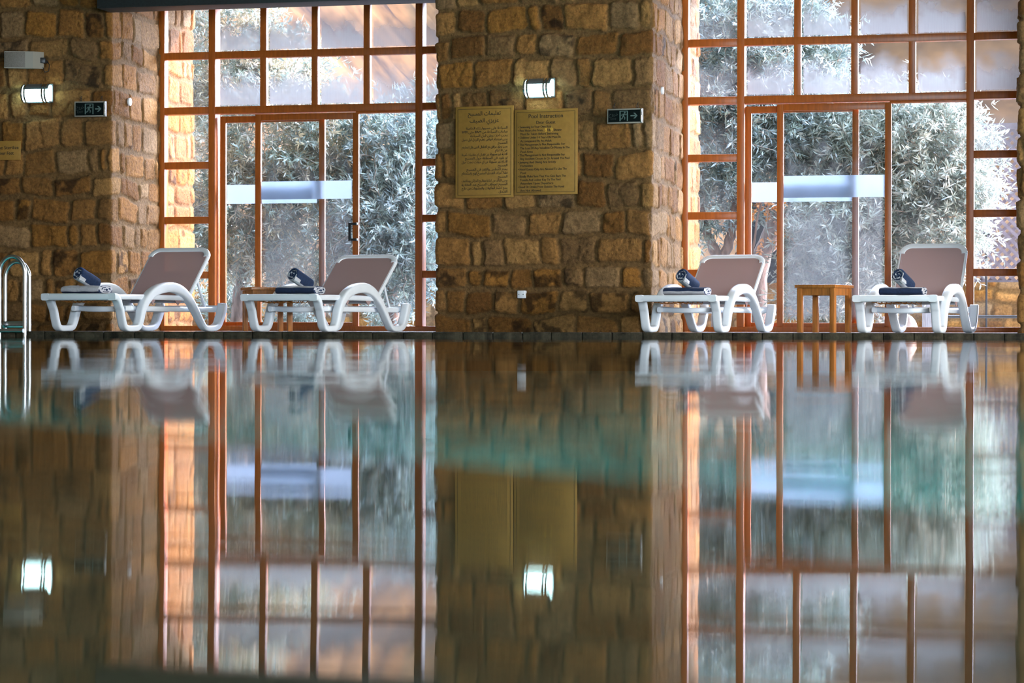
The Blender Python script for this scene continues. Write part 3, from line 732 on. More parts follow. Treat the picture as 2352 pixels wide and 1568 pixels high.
# ------------------------------------------------------------------ sun loungers
W_, L_ = .68, 1.89
RIB = [(-.014, .273, .056), (.03, .272, .055), (.07, .245, .046), (.095, .20, .038), (.115, .17, .036), (.14, .10, .036), (.165, .045, .04), (.21, .025, .05), (.30, .025, .05), (.375, .035, .055), (.42, .09, .06), (.455, .17, .066),
       (.52, .25, .072), (.63, .315, .076), (.78, .352, .082), (.95, .362, .084), (1.1, .335, .08), (1.23, .27, .068), (1.33, .19, .056), (1.42, .10, .046), (1.49, .04, .042), (1.55, .025, .05), (1.66, .027, .052), (1.74, .05, .062), (1.79, .11, .075), (1.825, .17, .082), (1.84, .21, .082), (1.845, .23, .07), (1.847, .24, .035)]
def lounger():
    t = empty('sun_lounger')
    cr = catmull(RIB, 4)
    for sx_ in (-1, 1):
        b = MB(); xc = [sx_*(W_/2-.036) for _ in cr]
        b.sweep([(x, p[0], p[1]) for x, p in zip(xc, cr)], (1, 0, 0), .072, [p[2] for p in cr], n=20, e=4.5)
        o = b.build('side_frame', 'white', t)
    b = MB(); pts = []
    for i in range(25):
        u = -1+2*i/24; pts.append((u*(W_/2-.05), .012-.010*(1-u*u), .273))
    tk = .056
    b.sweep(pts, (0, 0, 1), tk, .052, n=12, e=3.2); b.build('foot_rail', 'white', t)
    for sx_ in (-1, 1):
        b = MB(); b.sweep([(sx_*.275, y, .272+.006*math.sin(y*2)) for y in np.linspace(.03, 1.30, 14)], (1, 0, 0), .05, .045, n=10, e=3); b.build('seat_rail', 'white', t)
        b = MB(); b.sweep([(sx_*.235, y, .185) for y in np.linspace(.30, 1.84, 12)], (1, 0, 0), .035, .045, n=10, e=3); b.build('lower_rail', 'white', t)
    b = MB(); b.sweep([(x, .32+.08*(1-(x/.24)**2)*-1+.08, .19-.012*(1-(x/.24)**2)) for x in np.linspace(-.25, .25, 13)], (0, 0, 1), .045, .035, n=10, e=3); b.build('cross_rail', 'white', t)
    b = MB(); b.sweep([(x, 1.83, .195) for x in np.linspace(-.32, .32, 9)], (0, 0, 1), .055, .04, n=10, e=3); b.build('cross_rail', 'white', t)
    b = MB(); b.sweep([(x, 1.28, .255) for x in np.linspace(-.30, .30, 9)], (0, 0, 1), .04, .04, n=10, e=3); b.build('cross_rail', 'white', t)
    # seat sling with a little sag
    b = MB(); nx, ny = 12, 24; vs = []
    for zz in (0, -.005):
        for i in range(nx+1):
            for j in range(ny+1):
                x = -.285+.57*i/nx; y = .05+1.24*j/ny
                vs.append((x, y, .296+zz-.018*math.sin(math.pi*i/nx)*math.sin(math.pi*j/ny)))
    n1 = (nx+1)*(ny+1); fs = []
    for i in range(nx):
        for j in range(ny):
            q = (i*(ny+1)+j, (i+1)*(ny+1)+j, (i+1)*(ny+1)+j+1, i*(ny+1)+j+1); fs += [q, tuple(n1+k for k in q[::-1])]
    b.add(vs, fs); b.build('seat_sling', 'sling', t)
    # lacing under the foot end
    b = MB()
    for k in range(9):
        x = -.16+.04*k; b.tube([(x, .03, .25), (x+.012, .05, .236), (x+.03, .10, .228), (x+.022, .15, .246), (x+.006, .17, .262)], .0035, 6)
    b.tube([(-.2, .06, .243), (-.1, .08, .232), (0, .1, .242), (.1, .09, .234)], .004, 6)
    b.build('lacing', 'table', t)
    # hanging hem of the sling beside the arch
    for y0, y1 in ((.62, .72), (1.02, 1.16)):
        b = MB(); b.add([(.29, y0, .268), (.29, (y0+y1)/2, .215), (.29, y1, .268), (.284, y0, .268), (.284, (y0+y1)/2, .215), (.284, y1, .268)], [(0, 1, 2), (5, 4, 3), (0, 3, 4, 1), (1, 4, 5, 2), (0, 2, 5, 3)])
        b.build('sling_hem', 'sling', t, smooth=False)
    # backrest: local frame, hinge on the x axis, board along +y
    LB, hw = .60, .277
    out = []
    for x, y in ((-hw, 0), (-hw, LB-.10)): out.append((x, y))
    for k in range(7): a = math.pi-k*math.pi/12; out.append((-hw+.085+.085*math.cos(a), LB-.085+.085*math.sin(a)))
    for k in range(7): a = math.pi/2-k*math.pi/12; out.append((hw-.085+.085*math.cos(a), LB-.085+.085*math.sin(a)))
    out += [(hw, LB-.10), (hw, 0)]
    bk = empty  # keep the name free
    b = MB(); n = len(out); b.add([(x*.985, y*.985, .012) for x, y in out]+[(x*.985, y*.985, .004) for x, y in out], [tuple(range(n)), tuple(range(2*n-1, n-1, -1))]+[(i, (i+1) % n, n+(i+1) % n, n+i) for i in range(n)])
    back = b.build('backrest', 'sling', t, smooth=False); back.location = (0, 1.265, .275); back.rotation_euler = (R(45), 0, 0)
    b = MB(); b.sweep([(x, y, -.008) for x, y in out], (0, 0, 1), .036, .028, n=10, e=2.6); fr_ = b.build('backrest_frame', 'white', back)
    b = MB(); nn = 9  # wide moulded top cap
    arc = out[2:-2]
    b.sweep([(x*.97, y*.975, .010) for x, y in arc], (0, 0, 1), .022, .050, n=10, e=2.6); b.build('top_cap', 'white', back)
    for sx_ in (-1, 1): b = MB(); b.tube([(sx_*.2, .36, -.02), (sx_*.2, .34, -.05)], .012); b.build('pivot', 'white', back)
    for sx_ in (-1, 1):
        b = MB(); b.tube([(sx_*.2, 1.51, .50), (sx_*.2, 1.60, .33), (sx_*.2, 1.68, .21)], .011); b.build('prop_stay', 'white', t)
    return t
CH = R(21)            # all loungers share one heading, turned from the view axis
def heading_rz(): return TH-CH
loung = []
proto = lounger()
LG = 'white sun loungers in a row along the pool edge'
specs = [((92, 270), 19.0, 45.0, 'white sun lounger nearest the steel pool ladder, before the left stone reveal'),
         ((551, 731), 19.15, 38.5, 'white sun lounger in front of the door with the black handle'),
         ((1460.5, 1643.5), 19.25, 39.5, 'white sun lounger standing across the stone corner left of the right window'),
         ((1958.5, 2151), 19.05, 52.0, 'white sun lounger with the steepest backrest, right of the small table')]
for i, ((pl, pr), Zd, ang, lab) in enumerate(specs):
    t = proto if i == 0 else copy_tree(proto)
    pc = at_Z((pl+pr)/2, 757, Zd); t.location = (pc.x, pc.y, 0)
    t.rotation_euler = (0, 0, heading_rz()); tag(t, lab, 'sun lounger', LG)
    for ch in t.children:
        if ch.name.startswith('backrest'): ch.rotation_euler = (R(ang), 0, 0)
        if ch.name.startswith('prop_stay'):
            # stay from the back of the board down to the lower rail
            a = R(ang); hy, hz = 1.265+.36*math.cos(a)+.05*math.sin(a), .275+.36*math.sin(a)-.05*math.cos(a)
            if i: ch.data = ch.data.copy()
            sx_ = -1 if ch.data.vertices[0].co.x < 0 else 1
            b = MB(); b.tube([(sx_*.2, hy, hz), (sx_*.2, (hy+1.72)/2-.01, (hz+.2)/2), (sx_*.2, 1.72, .2)], .011)
            for v, q in zip(ch.data.vertices, b.v): v.co = q
    loung.append(t)

# ------------------------------------------------------------------ towels
def folded_towel(pat, label):
    """thick folded towel, long axis x; pat: list of material per angular band starting at the front bottom"""
    b = MB(); n = 32; Lx, hy, hz = .345, .115, .0345; xs = np.linspace(-Lx/2, Lx/2, 9)
    def sec(x, s=1.0):
        r = []
        for j in range(n):
            a = 2*math.pi*j/n; c, q = math.cos(a), math.sin(a)
            r.append((x, hy*s*math.copysign(abs(c)**.75, c), hz+hz*s*math.copysign(abs(q)**.8, q)+.002*math.sin(x*40)*s))
        return r
    rings = [sec(x, .94 if i in (0, 8) else 1) for i, x in enumerate(xs)]
    vs = [v for r in rings for v in r]; b.v = vs
    for i in range(8):
        for j in range(n):
            b.f.append((i*n+j, i*n+(j+1) % n, (i+1)*n+(j+1) % n, (i+1)*n+j))
            ang = (j+.5)/n*360; zz = math.sin(math.radians(ang)); front = math.cos(math.radians(ang)) < 0
            b.mi.append(pat(zz, front))
    # swirled ends
    for end in (0, 8):
        x = xs[end]+(-.004 if end == 0 else .004); prev = [end*n+j for j in range(n)]
        for k, s in enumerate((.8, .62, .44, .26, .1)):
            o = len(b.v); b.v += sec(x+(.003 if end else -.003)*(k % 2), s)
            for j in range(n): b.f.append((prev[j], prev[(j+1) % n], o+(j+1) % n, o+j)); b.mi.append((0, 2, 0, 2, 0)[k] if (j//4+k) % 3 else 2)
            prev = [o+j for j in range(n)]
        b.f.append(tuple(prev)); b.mi.append(0)
    o = b.build('folded_towel', ['navy', 'blue', 'pale']); return tag(o, label, 'towel', 'folded towels on the foot ends of the loungers')
def rolled_towel(label, seed):
    rs = random.Random(seed); b = MB(); n = 28; r = .055; Lx = .22
    def ring(x, s): return [(x, r*s*math.cos(2*math.pi*j/n+.3), r*s*math.sin(2*math.pi*j/n+.3)) for j in range(n)]
    xs = [-.0, .006, .03, .08, .13, .18, .215, .22]; ss = [.9, 1, 1.02, 1, 1.0, .98, .96, .86]
    b.v = [v for x, s in zip(xs, ss) for v in ring(x, s)]
    for i in range(len(xs)-1):
        for j in range(n):
            b.f.append((i*n+j, i*n+(j+1) % n, (i+1)*n+(j+1) % n, (i+1)*n+j))
            b.mi.append(1 if 1 <= j < 9 else (2 if 17 <= j < 24 else 0))
    for end, x in ((0, 0), (len(xs)-1, .22)):
        prev = [end*n+j for j in range(n)]
        for k, s in enumerate((.78, .62, .46, .3, .14)):
            o = len(b.v); b.v += ring(x+(.006 if k % 2 else -.002)*(1 if end == 0 else -1), s)
            for j in range(n): b.f.append((prev[j], prev[(j+1) % n], o+(j+1) % n, o+j)); b.mi.append(2 if ((j+k*5+seed) // 5) % 3 == 0 else 0)
            prev = [o+j for j in range(n)]
        b.f.append(tuple(prev)); b.mi.append(0)
    o = b.build('rolled_towel', ['navy', 'blue', 'pale']); tag(o, label, 'towel', 'rolled towels leaning on the folded towels')
    # loose pale corner hanging at the front
    q = MB(); q.add([(-.004, -.045, -.02), (.06, -.052, -.03), (.03, -.075, -.068), (-.012, -.05, -.06), (-.002, -.03, -.03), (.06, -.04, -.04), (.03, -.06, -.075), (-.01, -.035, -.065)],
                    [(0, 1, 2, 3), (7, 6, 5, 4), (0, 4, 5, 1), (1, 5, 6, 2), (2, 6, 7, 3), (3, 7, 4, 0)]); q.build('loose_corner', 'pale', o)
    return o
pats = [lambda z, f: (2 if z > -.35 and f else 0), lambda z, f: (0 if f and -.75 < z < .55 else 2), lambda z, f: (0 if z > .05 else 2), lambda z, f: (2 if z > .75 else 0)]
where = ['nearest the ladder', 'before the black door handle', 'at the stone corner', 'with the steepest backrest']
looks = ['folded towel, pale band over navy', 'folded towel, broad navy band on pale', 'folded towel, navy upper half over pale', 'folded towel, nearly all navy']
xo = [-.05, .09, .035, .025]
for i, t in enumerate(loung):
    rzv = t.rotation_euler[2]; Mx = Matrix.Translation(t.location) @ Matrix.Rotation(rzv, 4, 'Z')
    o = folded_towel(pats[i], f'{looks[i]}, on the lounger {where[i]}')
    o.location = Mx @ Vector((xo[i], .20, .297)); o.rotation_euler = (0, 0, rzv)
    o = rolled_towel(f'rolled navy towel on the lounger {where[i]}', i+1)
    A, B = Vector((xo[i]-.02, .10, .464)), Vector((xo[i]+.035, .305, .372))
    d_ = (B-A).normalized()
    xa = d_; ya = Vector((0, 0, 1)).cross(xa).normalized(); za = xa.cross(ya)
    mm = Matrix((xa, ya, za)).transposed().to_4x4(); mm.translation = A
    o.matrix_world = Mx @ mm

# ------------------------------------------------------------------ small tables
def side_table(loc, rz, s, h, label):
    t = tag(empty('side_table', loc, rz), label, 'table', 'small square wooden side tables')
    b = MB(); q = s/2; b.box((-q, -q, h-.026), (q, q, h), bev=.004); b.build('table_top', 'table', t)
    i = q-.035; l = .021
    b = MB()
    for sg in (-1, 1):
        b.box((-i, sg*i-.009, h-.085), (i, sg*i+.009, h-.026)); b.box((sg*i-.009, -i, h-.085), (sg*i+.009, i, h-.026))
    b.build('apron', 'table', t)
    for a in (-1, 1):
        for c_ in (-1, 1):
            b = MB(); b.box((a*i-l, c_*i-l, 0), (a*i+l, c_*i+l, h-.027), bev=.003); b.build('leg', 'table', t)
            
    return t
def table_at(pxl, pxn, pxr, Z, lab, h):
    """left, near and right corner columns of the top"""
    Ln, Rn = (pxn-pxl)/F*Z, (pxr-pxn)/F*Z
    s = math.hypot(Ln, Rn); be = math.atan2(Rn, Ln)
    near = at_Z(pxn, 757, Z); near.z = 0
    # edges leave the near corner to the left-back and right-back
    va = (-RH*math.cos(be)+FH*math.sin(be)); vb = (RH*math.sin(be)+FH*math.cos(be))
    c = near+(va+vb)*s/2
    return side_table(c, math.atan2(vb.y, vb.x), s, h, lab)
table_at(541, 577, 674, 20.2, 'small wooden table half hidden behind the second lounger', .375)
table_at(1831, 1918, 1974, 19.1, 'small wooden table standing clear, with the steepest lounger beside it', .385)

# ------------------------------------------------------------------ steel ladder rail
t = tag(empty('pool_ladder', cz((30-1176)/F*18.4, 18.35, 0), TH), 'polished steel pool ladder rail with one step, standing in the water', 'ladder')
k = 18.4/F; x0, x1 = (2-30)*k, (60-30)*k; r_ = .0165; top = (756-580)*k
b = MB(); pts = [(x0, 0, -.5), (x0, 0, .2)]; rr = (x1-x0)/2
for j in range(15):
    a = math.pi-math.pi*j/14; pts.append((x0+rr+rr*math.cos(a), .0, top-rr*1.35+rr*1.35*math.sin(a)-r_))
pts += [(x1, 0, .2), (x1, 0, -.5)]; b.tube(pts, r_, 14); b.build('hand_rail', 'steel', t)
b = MB(); pts = [(x+.03, y+.40, z) for x, y, z in [(p[0]-.075, p[1], p[2]-.03) for p in pts]]
b.tube([(p[0]*.98, p[1], max(p[2], .0)) for p in pts], r_, 14); b.build('rear_rail', 'steel', t)
b = MB(); b.sweep([(x, -.005, .005) for x in np.linspace(x0, x1-.01, 5)], (0, 0, 1), .032, .09, n=12); b.sweep([(x, .12, .052) for x in np.linspace(x0, x1-.03, 5)], (0, 0, 1), .055, .03, n=10); b.build('step', 'steel', t)

# ------------------------------------------------------------------ outside: ground, hill, garden wall
slab('ground', [(-40, EXT), (40, EXT), (40, 16), (-40, 16)], -.03, -.3, 'ground')
nx, ny = 130, 110; xs = np.linspace(-70, 8.5, nx); ys = np.linspace(9, 120, ny); gx, gy = np.meshgrid(xs, ys, indexing='ij')
zz = .55*np.maximum(gy-43, 0)*(.85+.5*fnoise(gx*.05, gy*.05, 5)) 
sp = 1.2*np.maximum(-gx-2.2-.06*gy, 0)*sstep(gy, 12, 26)*(.8+.5*fnoise(gx*.08+9, gy*.08, 15))
zz = np.maximum(zz*sstep(gx, -14, 0)+.12*(gy-11), sp) + 1.3*(fnoise(gx*.25, gy*.25, 8)-.5)+.5*(fnoise(gx*.9, gy*.9, 18)-.5)
zz = np.minimum(zz, 34); zz -= .6*(1-sstep(gy, 9, 13))
ii = np.arange(nx*ny).reshape(nx, ny)
b = MB(); b.v = [tuple(v) for v in np.stack([gx, gy, zz], -1).reshape(-1, 3)]; b.f = [tuple(q) for q in np.stack([ii[:-1, :-1], ii[1:, :-1], ii[1:, 1:], ii[:-1, 1:]], -1).reshape(-1, 4)]; b.mi = [0]*len(b.f)
tag(b.build('hillside', 'hill'), kind='structure')
GW = 5.6
gw = stone_wall('garden_wall', [(-5.5, GW), (7.2, GW)], -.03, at_y(2300, 648, GW).z, 71, res=.02, ch=(.13, .2), cw=(.16, .42), zfade=False, bright=1.55)
V = np.empty(len(gw.data.vertices)*3); 
tag(gw, kind='structure')
b = MB(); b.box((-5.5, GW+.01, -.03), (7.2, GW+.35, at_y(2300, 648, GW).z)); o = b.build('wall_core', 'ground', gw, smooth=False)

# lattice fence on the garden wall
p0, p1 = at_y(2232, 288, GW+.1), at_y(2400, 655, GW+.1)
fx0, fx1, fz0, fz1 = p0.x, p1.x+.5, p1.z+.01, p0.z
t = tag(empty('lattice_fence', ((fx0+fx1)/2, GW+.12, fz0)), 'mauve grey diagonal lattice fence standing on the garden wall', 'fence')
w, h = fx1-fx0, fz1-fz0
b = MB(); sp_ = .105; kk = int((w+h)/sp_)+2
def slat(x0, z0, x1, z1, y):
    d_ = Vector((x1-x0, 0, z1-z0)); l = d_.length
    b.box((-l/2, -.005, -.019), (l/2, .005, .019), mtx=Matrix.Translation(((x0+x1)/2, y, (z0+z1)/2)) @ Matrix.Rotation(-math.atan2(z1-z0, x1-x0), 4, 'Y'))
for i in range(kk):
    c_ = i*sp_
    xa, za = max(0, c_-h), min(c_, h); xb, zb_ = min(c_, w), max(0, c_-w)   # x+z = c
    if xb > xa+.02: slat(xa-w/2, za, xb-w/2, zb_, -.008); slat(w/2-xa, za, w/2-xb, zb_, .008)
b.build('lattice', 'lattice', t, smooth=False)
b = MB(); b.box((-w/2, -.03, h-.05), (w/2, .03, h+.02)); b.box((-w/2, -.03, 0), (w/2, .03, .05)); b.box((-w/2-.05, -.04, 0), (-w/2+.03, .04, h+.02)); b.build('fence_frame', 'lattice', t, smooth=False)
px = at_y(2266, 500, GW-.12).x
b = MB(); b.tube([(px, GW-.12, 0), (px, GW-.12, 2.2)], .012, 8)
for z in np.arange(1.0, 1.9, .085): b.box((px-.04, GW-.14, z), (px+.04, GW-.10, z+.03), bev=.008)
tag(b.build('clamped_cable', 'black'), 'thin black upright cable with clamps in front of the lattice fence', 'cable')
# boulder, post, pipe at the foot of the garden wall
def boulder(px0, px1, py, Y, label, seed):
    a, c_ = at_y(px0, 757, Y), at_y(px1, 757, Y); tp = at_y((px0+px1)/2, py, Y).z
    bm = bmesh.new(); bmesh.ops.create_icosphere(bm, subdivisions=4, radius=1)
    w = (c_.x-a.x)/2
    for v in bm.verts:
        n = .16*math.sin(v.co.x*3+seed)*math.cos(v.co.y*4+seed*2)+.06*math.sin(v.co.z*9+v.co.x*7+seed)
        v.co *= 1+n; v.co.x *= w; v.co.y *= w*.8; v.co.z = max(-.3, v.co.z)*tp*.95
    b = MB(); bm.verts.index_update(); b.add([v.co for v in bm.verts], [[v.index for v in f.verts] for f in bm.faces]); bm.free()
    o = b.build('boulder', 'boulder'); o.location = ((a.x+c_.x)/2, Y, 0); return tag(o, label, 'boulder', 'white boulders in the garden')
boulder(2066, 2108, 722, 3.2, 'rounded white boulder seen under the lounger with the steepest backrest', 1)
boulder(2008, 2046, 729, 3.6, 'smaller white boulder near the leg of the small clear table', 4)
a = at_y(2118, 700, 3.9).x; c_ = at_y(2152, 700, 3.9).x
b = MB(); b.box((a, 3.9, -.03), (c_, 4.0, .50), bev=.01); 
for x_ in (.25, .75): b.box((a+(c_-a)*x_-.004, 3.893, -.03), (a+(c_-a)*x_+.004, 3.9, .49))
tag(b.build('timber_post', 'postwood'), 'short grey weathered timber post in front of the garden wall', 'post')
a = at_y(2160, 727, 4.6); c_ = at_y(2420, 727, 4.6)
b = MB(); b.tube([(a.x, 4.6, a.z), (c_.x, 4.6, a.z)], .016); b.tube([(a.x, 4.6, a.z), (a.x, 4.6, -.03)], .016); b.tube([(c_.x, 4.6, a.z), (c_.x, 4.6, -.03)], .016)
tag(b.build('garden_pipe', 'black'), 'low black horizontal pipe along the garden wall', 'pipe')
# deep shade behind the middle tree, painted as an added dark sheet
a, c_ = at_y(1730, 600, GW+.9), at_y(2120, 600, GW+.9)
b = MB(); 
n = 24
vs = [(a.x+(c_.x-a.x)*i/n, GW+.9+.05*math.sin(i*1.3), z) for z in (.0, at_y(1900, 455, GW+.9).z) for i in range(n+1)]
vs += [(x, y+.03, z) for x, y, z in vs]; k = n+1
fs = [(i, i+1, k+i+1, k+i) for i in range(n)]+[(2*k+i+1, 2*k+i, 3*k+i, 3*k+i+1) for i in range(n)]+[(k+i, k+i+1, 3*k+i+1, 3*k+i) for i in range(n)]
b.add(vs, fs); sc_ = b.build('deep_shade_sheet', 'dark'); tag(sc_, 'dark sheet standing in for the deep shade behind the pale green olive tree', 'painted shade')
for x_ in (a.x, c_.x): b = MB(); b.tube([(x_, GW+.95, 0), (x_, GW+.95, at_y(1900, 450, GW+.9).z+.05)], .03); b.build('shade_sheet_post', 'black', sc_)  # invented posts for the sheet of painted shade

# ------------------------------------------------------------------ trees
def build_leaves(name, sprays, parent, seed, cols, leaf_len=(.06, .115), leaf_w=.018, mat_='leaf'):
    """sprays: list of (points along the twig). Lanceolate leaves in pairs along each."""
    rs = np.random.RandomState(seed); V = []; Cc = []
    for pts in sprays:
        pts = np.array(pts); k = len(pts); col = np.array(cols[rs.randint(len(cols))])*rs.uniform(.8, 1.55)
        nl = rs.randint(16, 26); ts = np.sort(rs.uniform(.08, 1, nl))*(k-1)
        i0 = np.minimum(ts.astype(int), k-2); f = (ts-i0)[:, None]
        P = pts[i0]*(1-f)+pts[i0+1]*f; T = pts[i0+1]-pts[i0]; T /= np.linalg.norm(T, axis=1, keepdims=True)+1e-9
        rnd = rs.normal(size=(nl, 3)); side = np.cross(T, rnd); side /= np.linalg.norm(side, axis=1, keepdims=True)+1e-9
        D = T*rs.uniform(.35, .9, (nl, 1))+side*rs.uniform(.6, 1, (nl, 1)); D /= np.linalg.norm(D, axis=1, keepdims=True)
        ln = rs.uniform(*leaf_len, (nl, 1)); wv = np.cross(D, rs.normal(size=(nl, 3))); wv /= np.linalg.norm(wv, axis=1, keepdims=True)+1e-9
        w = leaf_w*rs.uniform(.7, 1.2, (nl, 1))/2
        dn = np.cross(D, wv)*ln*.06
        quad = np.stack([P, P+D*ln*.45+wv*w+dn, P+D*ln, P+D*ln*.45-wv*w+dn], 1)
        V.append(quad.reshape(-1, 3)); cc = col*rs.uniform(.75, 1.25, (nl, 1)); Cc.append(np.repeat(cc, 4, 0))
    V = np.concatenate(V); Cc = np.clip(np.concatenate(Cc), 0, .8); n = len(V)//4
    me = bpy.data.meshes.new(name); me.vertices.add(len(V)); me.vertices.foreach_set('co', V.ravel())
    me.loops.add(n*4); me.loops.foreach_set('vertex_index', np.arange(n*4, dtype=np.int32))
    me.polygons.add(n); me.polygons.foreach_set('loop_start', np.arange(0, n*4, 4, dtype=np.int32)); me.update(calc_edges=True)
    at = me.attributes.new('leaf_col', 'FLOAT_COLOR', 'POINT'); at.data.foreach_set('color', np.concatenate([Cc, np.ones((len(V), 1))], 1).ravel().astype(np.float32))
    me.materials.append(M[mat_]); ob = bpy.data.objects.new(name, me); COL.objects.link(ob); ob.parent = parent
    return ob
def tree(name, label, cat, base, blobs, trunks, seed, nspray, cols, group=None, droop=.25, spread=.36, limbs=(), **kw):
    """base: point on the ground; blobs: (px,py,rx_px,ry_px,Y) crown lobes; trunks: list of (list of (px,py,Y), radii)"""
    rs = np.random.RandomState(seed); t = tag(empty(name, base), label, cat, group); inv = Matrix.Translation(-Vector(base))
    def fin(o): o.parent = t; o.matrix_parent_inverse = inv; return o
    for k, (pp, rr) in enumerate(trunks):
        pts = catmull([tuple(at_y(*p)) if len(p) == 3 else p for p in pp], 6)
        r3 = np.interp(np.linspace(0, 1, len(pts)), np.linspace(0, 1, len(rr)), rr)
        b = MB(); b.tube([Vector(p)+Vector((rs.uniform(-.012, .012), 0, rs.uniform(-.01, .01))) for p in pts], list(r3*rs.uniform(.9, 1.1, len(pts))), 10)
        fin(b.build('trunk' if k == 0 else 'branch', 'bark'))
    sprays = []; tb = MB(); vols = np.array([b_[2]*b_[3] for b_ in blobs], float); vols /= vols.sum()
    for i in range(nspray):
        px, py, rx, ry, Y = blobs[rs.choice(len(blobs), p=vols)]
        c = np.array(at_y(px, py, Y)); scl = (Y-CAM.y)/F*1.03
        d = rs.normal(size=3); d /= np.linalg.norm(d); q = rs.uniform(.25, 1)**.5
        p = c+d*q*np.array((rx*scl, .75*min(rx, ry)*scl, ry*scl))
        if p[2] < .03: continue
        g = d*np.array((1, 1, .6))+rs.normal(size=3)*.6+np.array((0, 0, .25)); g /= np.linalg.norm(g)
        L_n = spread*rs.uniform(.6, 1.3); pts = [p]
        for s in range(5):
            g = g+np.array((0, 0, -droop*rs.uniform(.2, 1.2)))*.5+rs.normal(size=3)*.08; g /= np.linalg.norm(g); pts.append(pts[-1]+g*L_n/5)
        sprays.append(pts)
        if i % 3 == 0: tb.tube([Vector(x) for x in pts], [.006, .005, .0045, .004, .003, .002], 4)
    if tb.v: fin(tb.build('twigs', 'twig'))
    fin(build_leaves('foliage', sprays, None, seed+1, cols, **kw))
    return t
SAGE = [tuple(np.array(q)*(.9, 1.0, .98)) for q in [(.20, .235, .20), (.25, .285, .25), (.165, .20, .165), (.30, .33, .29), (.22, .26, .235)]]
BLUE = [(.15, .21, .21), (.19, .25, .25), (.11, .165, .165), (.24, .30, .29)]
WARM = [(.26, .235, .15), (.30, .27, .19), (.21, .195, .13), (.27, .28, .22), (.34, .29, .17)]
OG = 'olive trees in the garden behind the windows'
def gb(px, Y): q = at_y(px, 757, Y); return (q.x, Y, -.03)
tree('olive_tree', 'warm grey olive tree behind the sliding door with the black handle', 'tree', gb(560, 3.6),
     [(520, 120, 110, 150, 3.8), (640, 330, 150, 150, 3.4), (560, 480, 120, 120, 3.2), (700, 560, 110, 110, 3.2), (540, 570, 80, 70, 3.5), (760, 360, 90, 130, 3.6), (650, 160, 90, 90, 4.2), (450, 330, 60, 240, 4.4)],
     [([(545, 757, 3.6), (560, 640, 3.6), (590, 520, 3.7), (575, 380, 3.8), (540, 240, 3.9)], [.10, .085, .07, .05, .02]), ([(590, 520, 3.7), (660, 440, 3.7), (720, 330, 3.7), (735, 240, 3.8)], [.06, .05, .035, .015]), ([(560, 640, 3.6), (500, 560, 3.4), (480, 440, 3.4)], [.05, .035, .015])],
     3, 3000, SAGE+WARM+WARM, OG)
tree('olive_tree', 'blue green olive tree beside the brass plate pier, seen through clear glass', 'tree', gb(905, 3.4),
     [(900, 360, 110, 110, 3.6), (880, 520, 100, 120, 3.1), (960, 470, 90, 160, 3.8), (930, 600, 80, 85, 3.0), (990, 330, 60, 120, 4.2), (860, 590, 70, 70, 3.4)],
     [([(905, 757, 3.4), (900, 660, 3.4), (915, 540, 3.5), (900, 420, 3.6), (930, 320, 3.7)], [.09, .075, .06, .04, .015]), ([(915, 540, 3.5), (970, 470, 3.6), (985, 380, 3.8)], [.05, .035, .015])],
     5, 2300, SAGE+BLUE, OG)
tree('olive_tree', 'dark olive tree with a forked trunk near the sunlit stone reveal', 'tree', gb(1652, 3.2),
     [(1650, 120, 110, 160, 3.8), (1640, 330, 90, 120, 3.4), (1760, 250, 110, 150, 3.9), (1640, 470, 80, 60, 3.2), (1830, 130, 110, 110, 4.6), (1760, 80, 120, 100, 4.4)],
     [([(1655, 757, 3.2), (1652, 650, 3.2), (1645, 590, 3.2), (1622, 530, 3.2), (1600, 420, 3.4)], [.10, .09, .065, .05, .02]), ([(1650, 610, 3.2), (1680, 540, 3.25), (1690, 470, 3.3), (1720, 330, 3.5)], [.06, .05, .045, .02]), ([(1655, 600, 3.2), (1690, 590, 3.2), (1720, 560, 3.2)], [.04, .03, .02])],
     9, 2700, BLUE+SAGE, OG)
tree('olive_tree', 'pale green olive tree with a leaning trunk above the clear small table', 'tree', gb(1735, 4.3),
     [(1880, 330, 110, 110, 4.2), (1920, 560, 90, 110, 3.0), (1990, 420, 120, 120, 3.8), (2110, 360, 130, 130, 3.6), (2130, 500, 110, 120, 3.3), (2215, 430, 36, 50, 3.2), (1900, 680, 70, 60, 2.9), (2010, 600, 60, 80, 3.6), (2060, 300, 90, 60, 4.0)],
     [([(1738, 757, 4.3), (1742, 620, 4.3), (1775, 530, 4.2), (1803, 440, 4.1), (1806, 340, 4.1), (1850, 270, 4.1)], [.12, .11, .10, .09, .075, .03]), ([(1803, 440, 4.1), (1900, 400, 4.0), (2060, 420, 3.7), (2130, 400, 3.6)], [.07, .05, .035, .015]), ([(1806, 345, 4.1), (1900, 300, 4.2), (1990, 270, 4.2)], [.06, .04, .015])],
     13, 4200, [(.25, .30, .25), (.30, .345, .30), (.21, .255, .21), (.34, .38, .32)], OG)
tree('dry_shrub', 'small shrub with dry orange leaves beside the leaning trunk', 'shrub', gb(1722, 3.0),
     [(1745, 490, 25, 30, 3.0), (1760, 525, 22, 25, 3.0)], [([(1722, 757, 3.0), (1728, 600, 3.0), (1745, 480, 3.0), (1765, 440, 3.0)], [.02, .015, .01, .005])],
     17, 16, [(.55, .24, .05), (.45, .2, .06)], leaf_len=(.04, .06), leaf_w=.03, spread=.3)
tree('garden_bush', 'low grey green bush by the garden wall behind the half hidden table', 'bush', gb(640, 4.6),
     [(690, 715, 40, 28, 4.7), (520, 690, 50, 40, 4.7), (900, 715, 40, 28, 4.7)], [([(640, 757, 4.6), (645, 700, 4.6), (650, 640, 4.65)], [.04, .03, .02])],
     23, 260, SAGE, spread=.22)

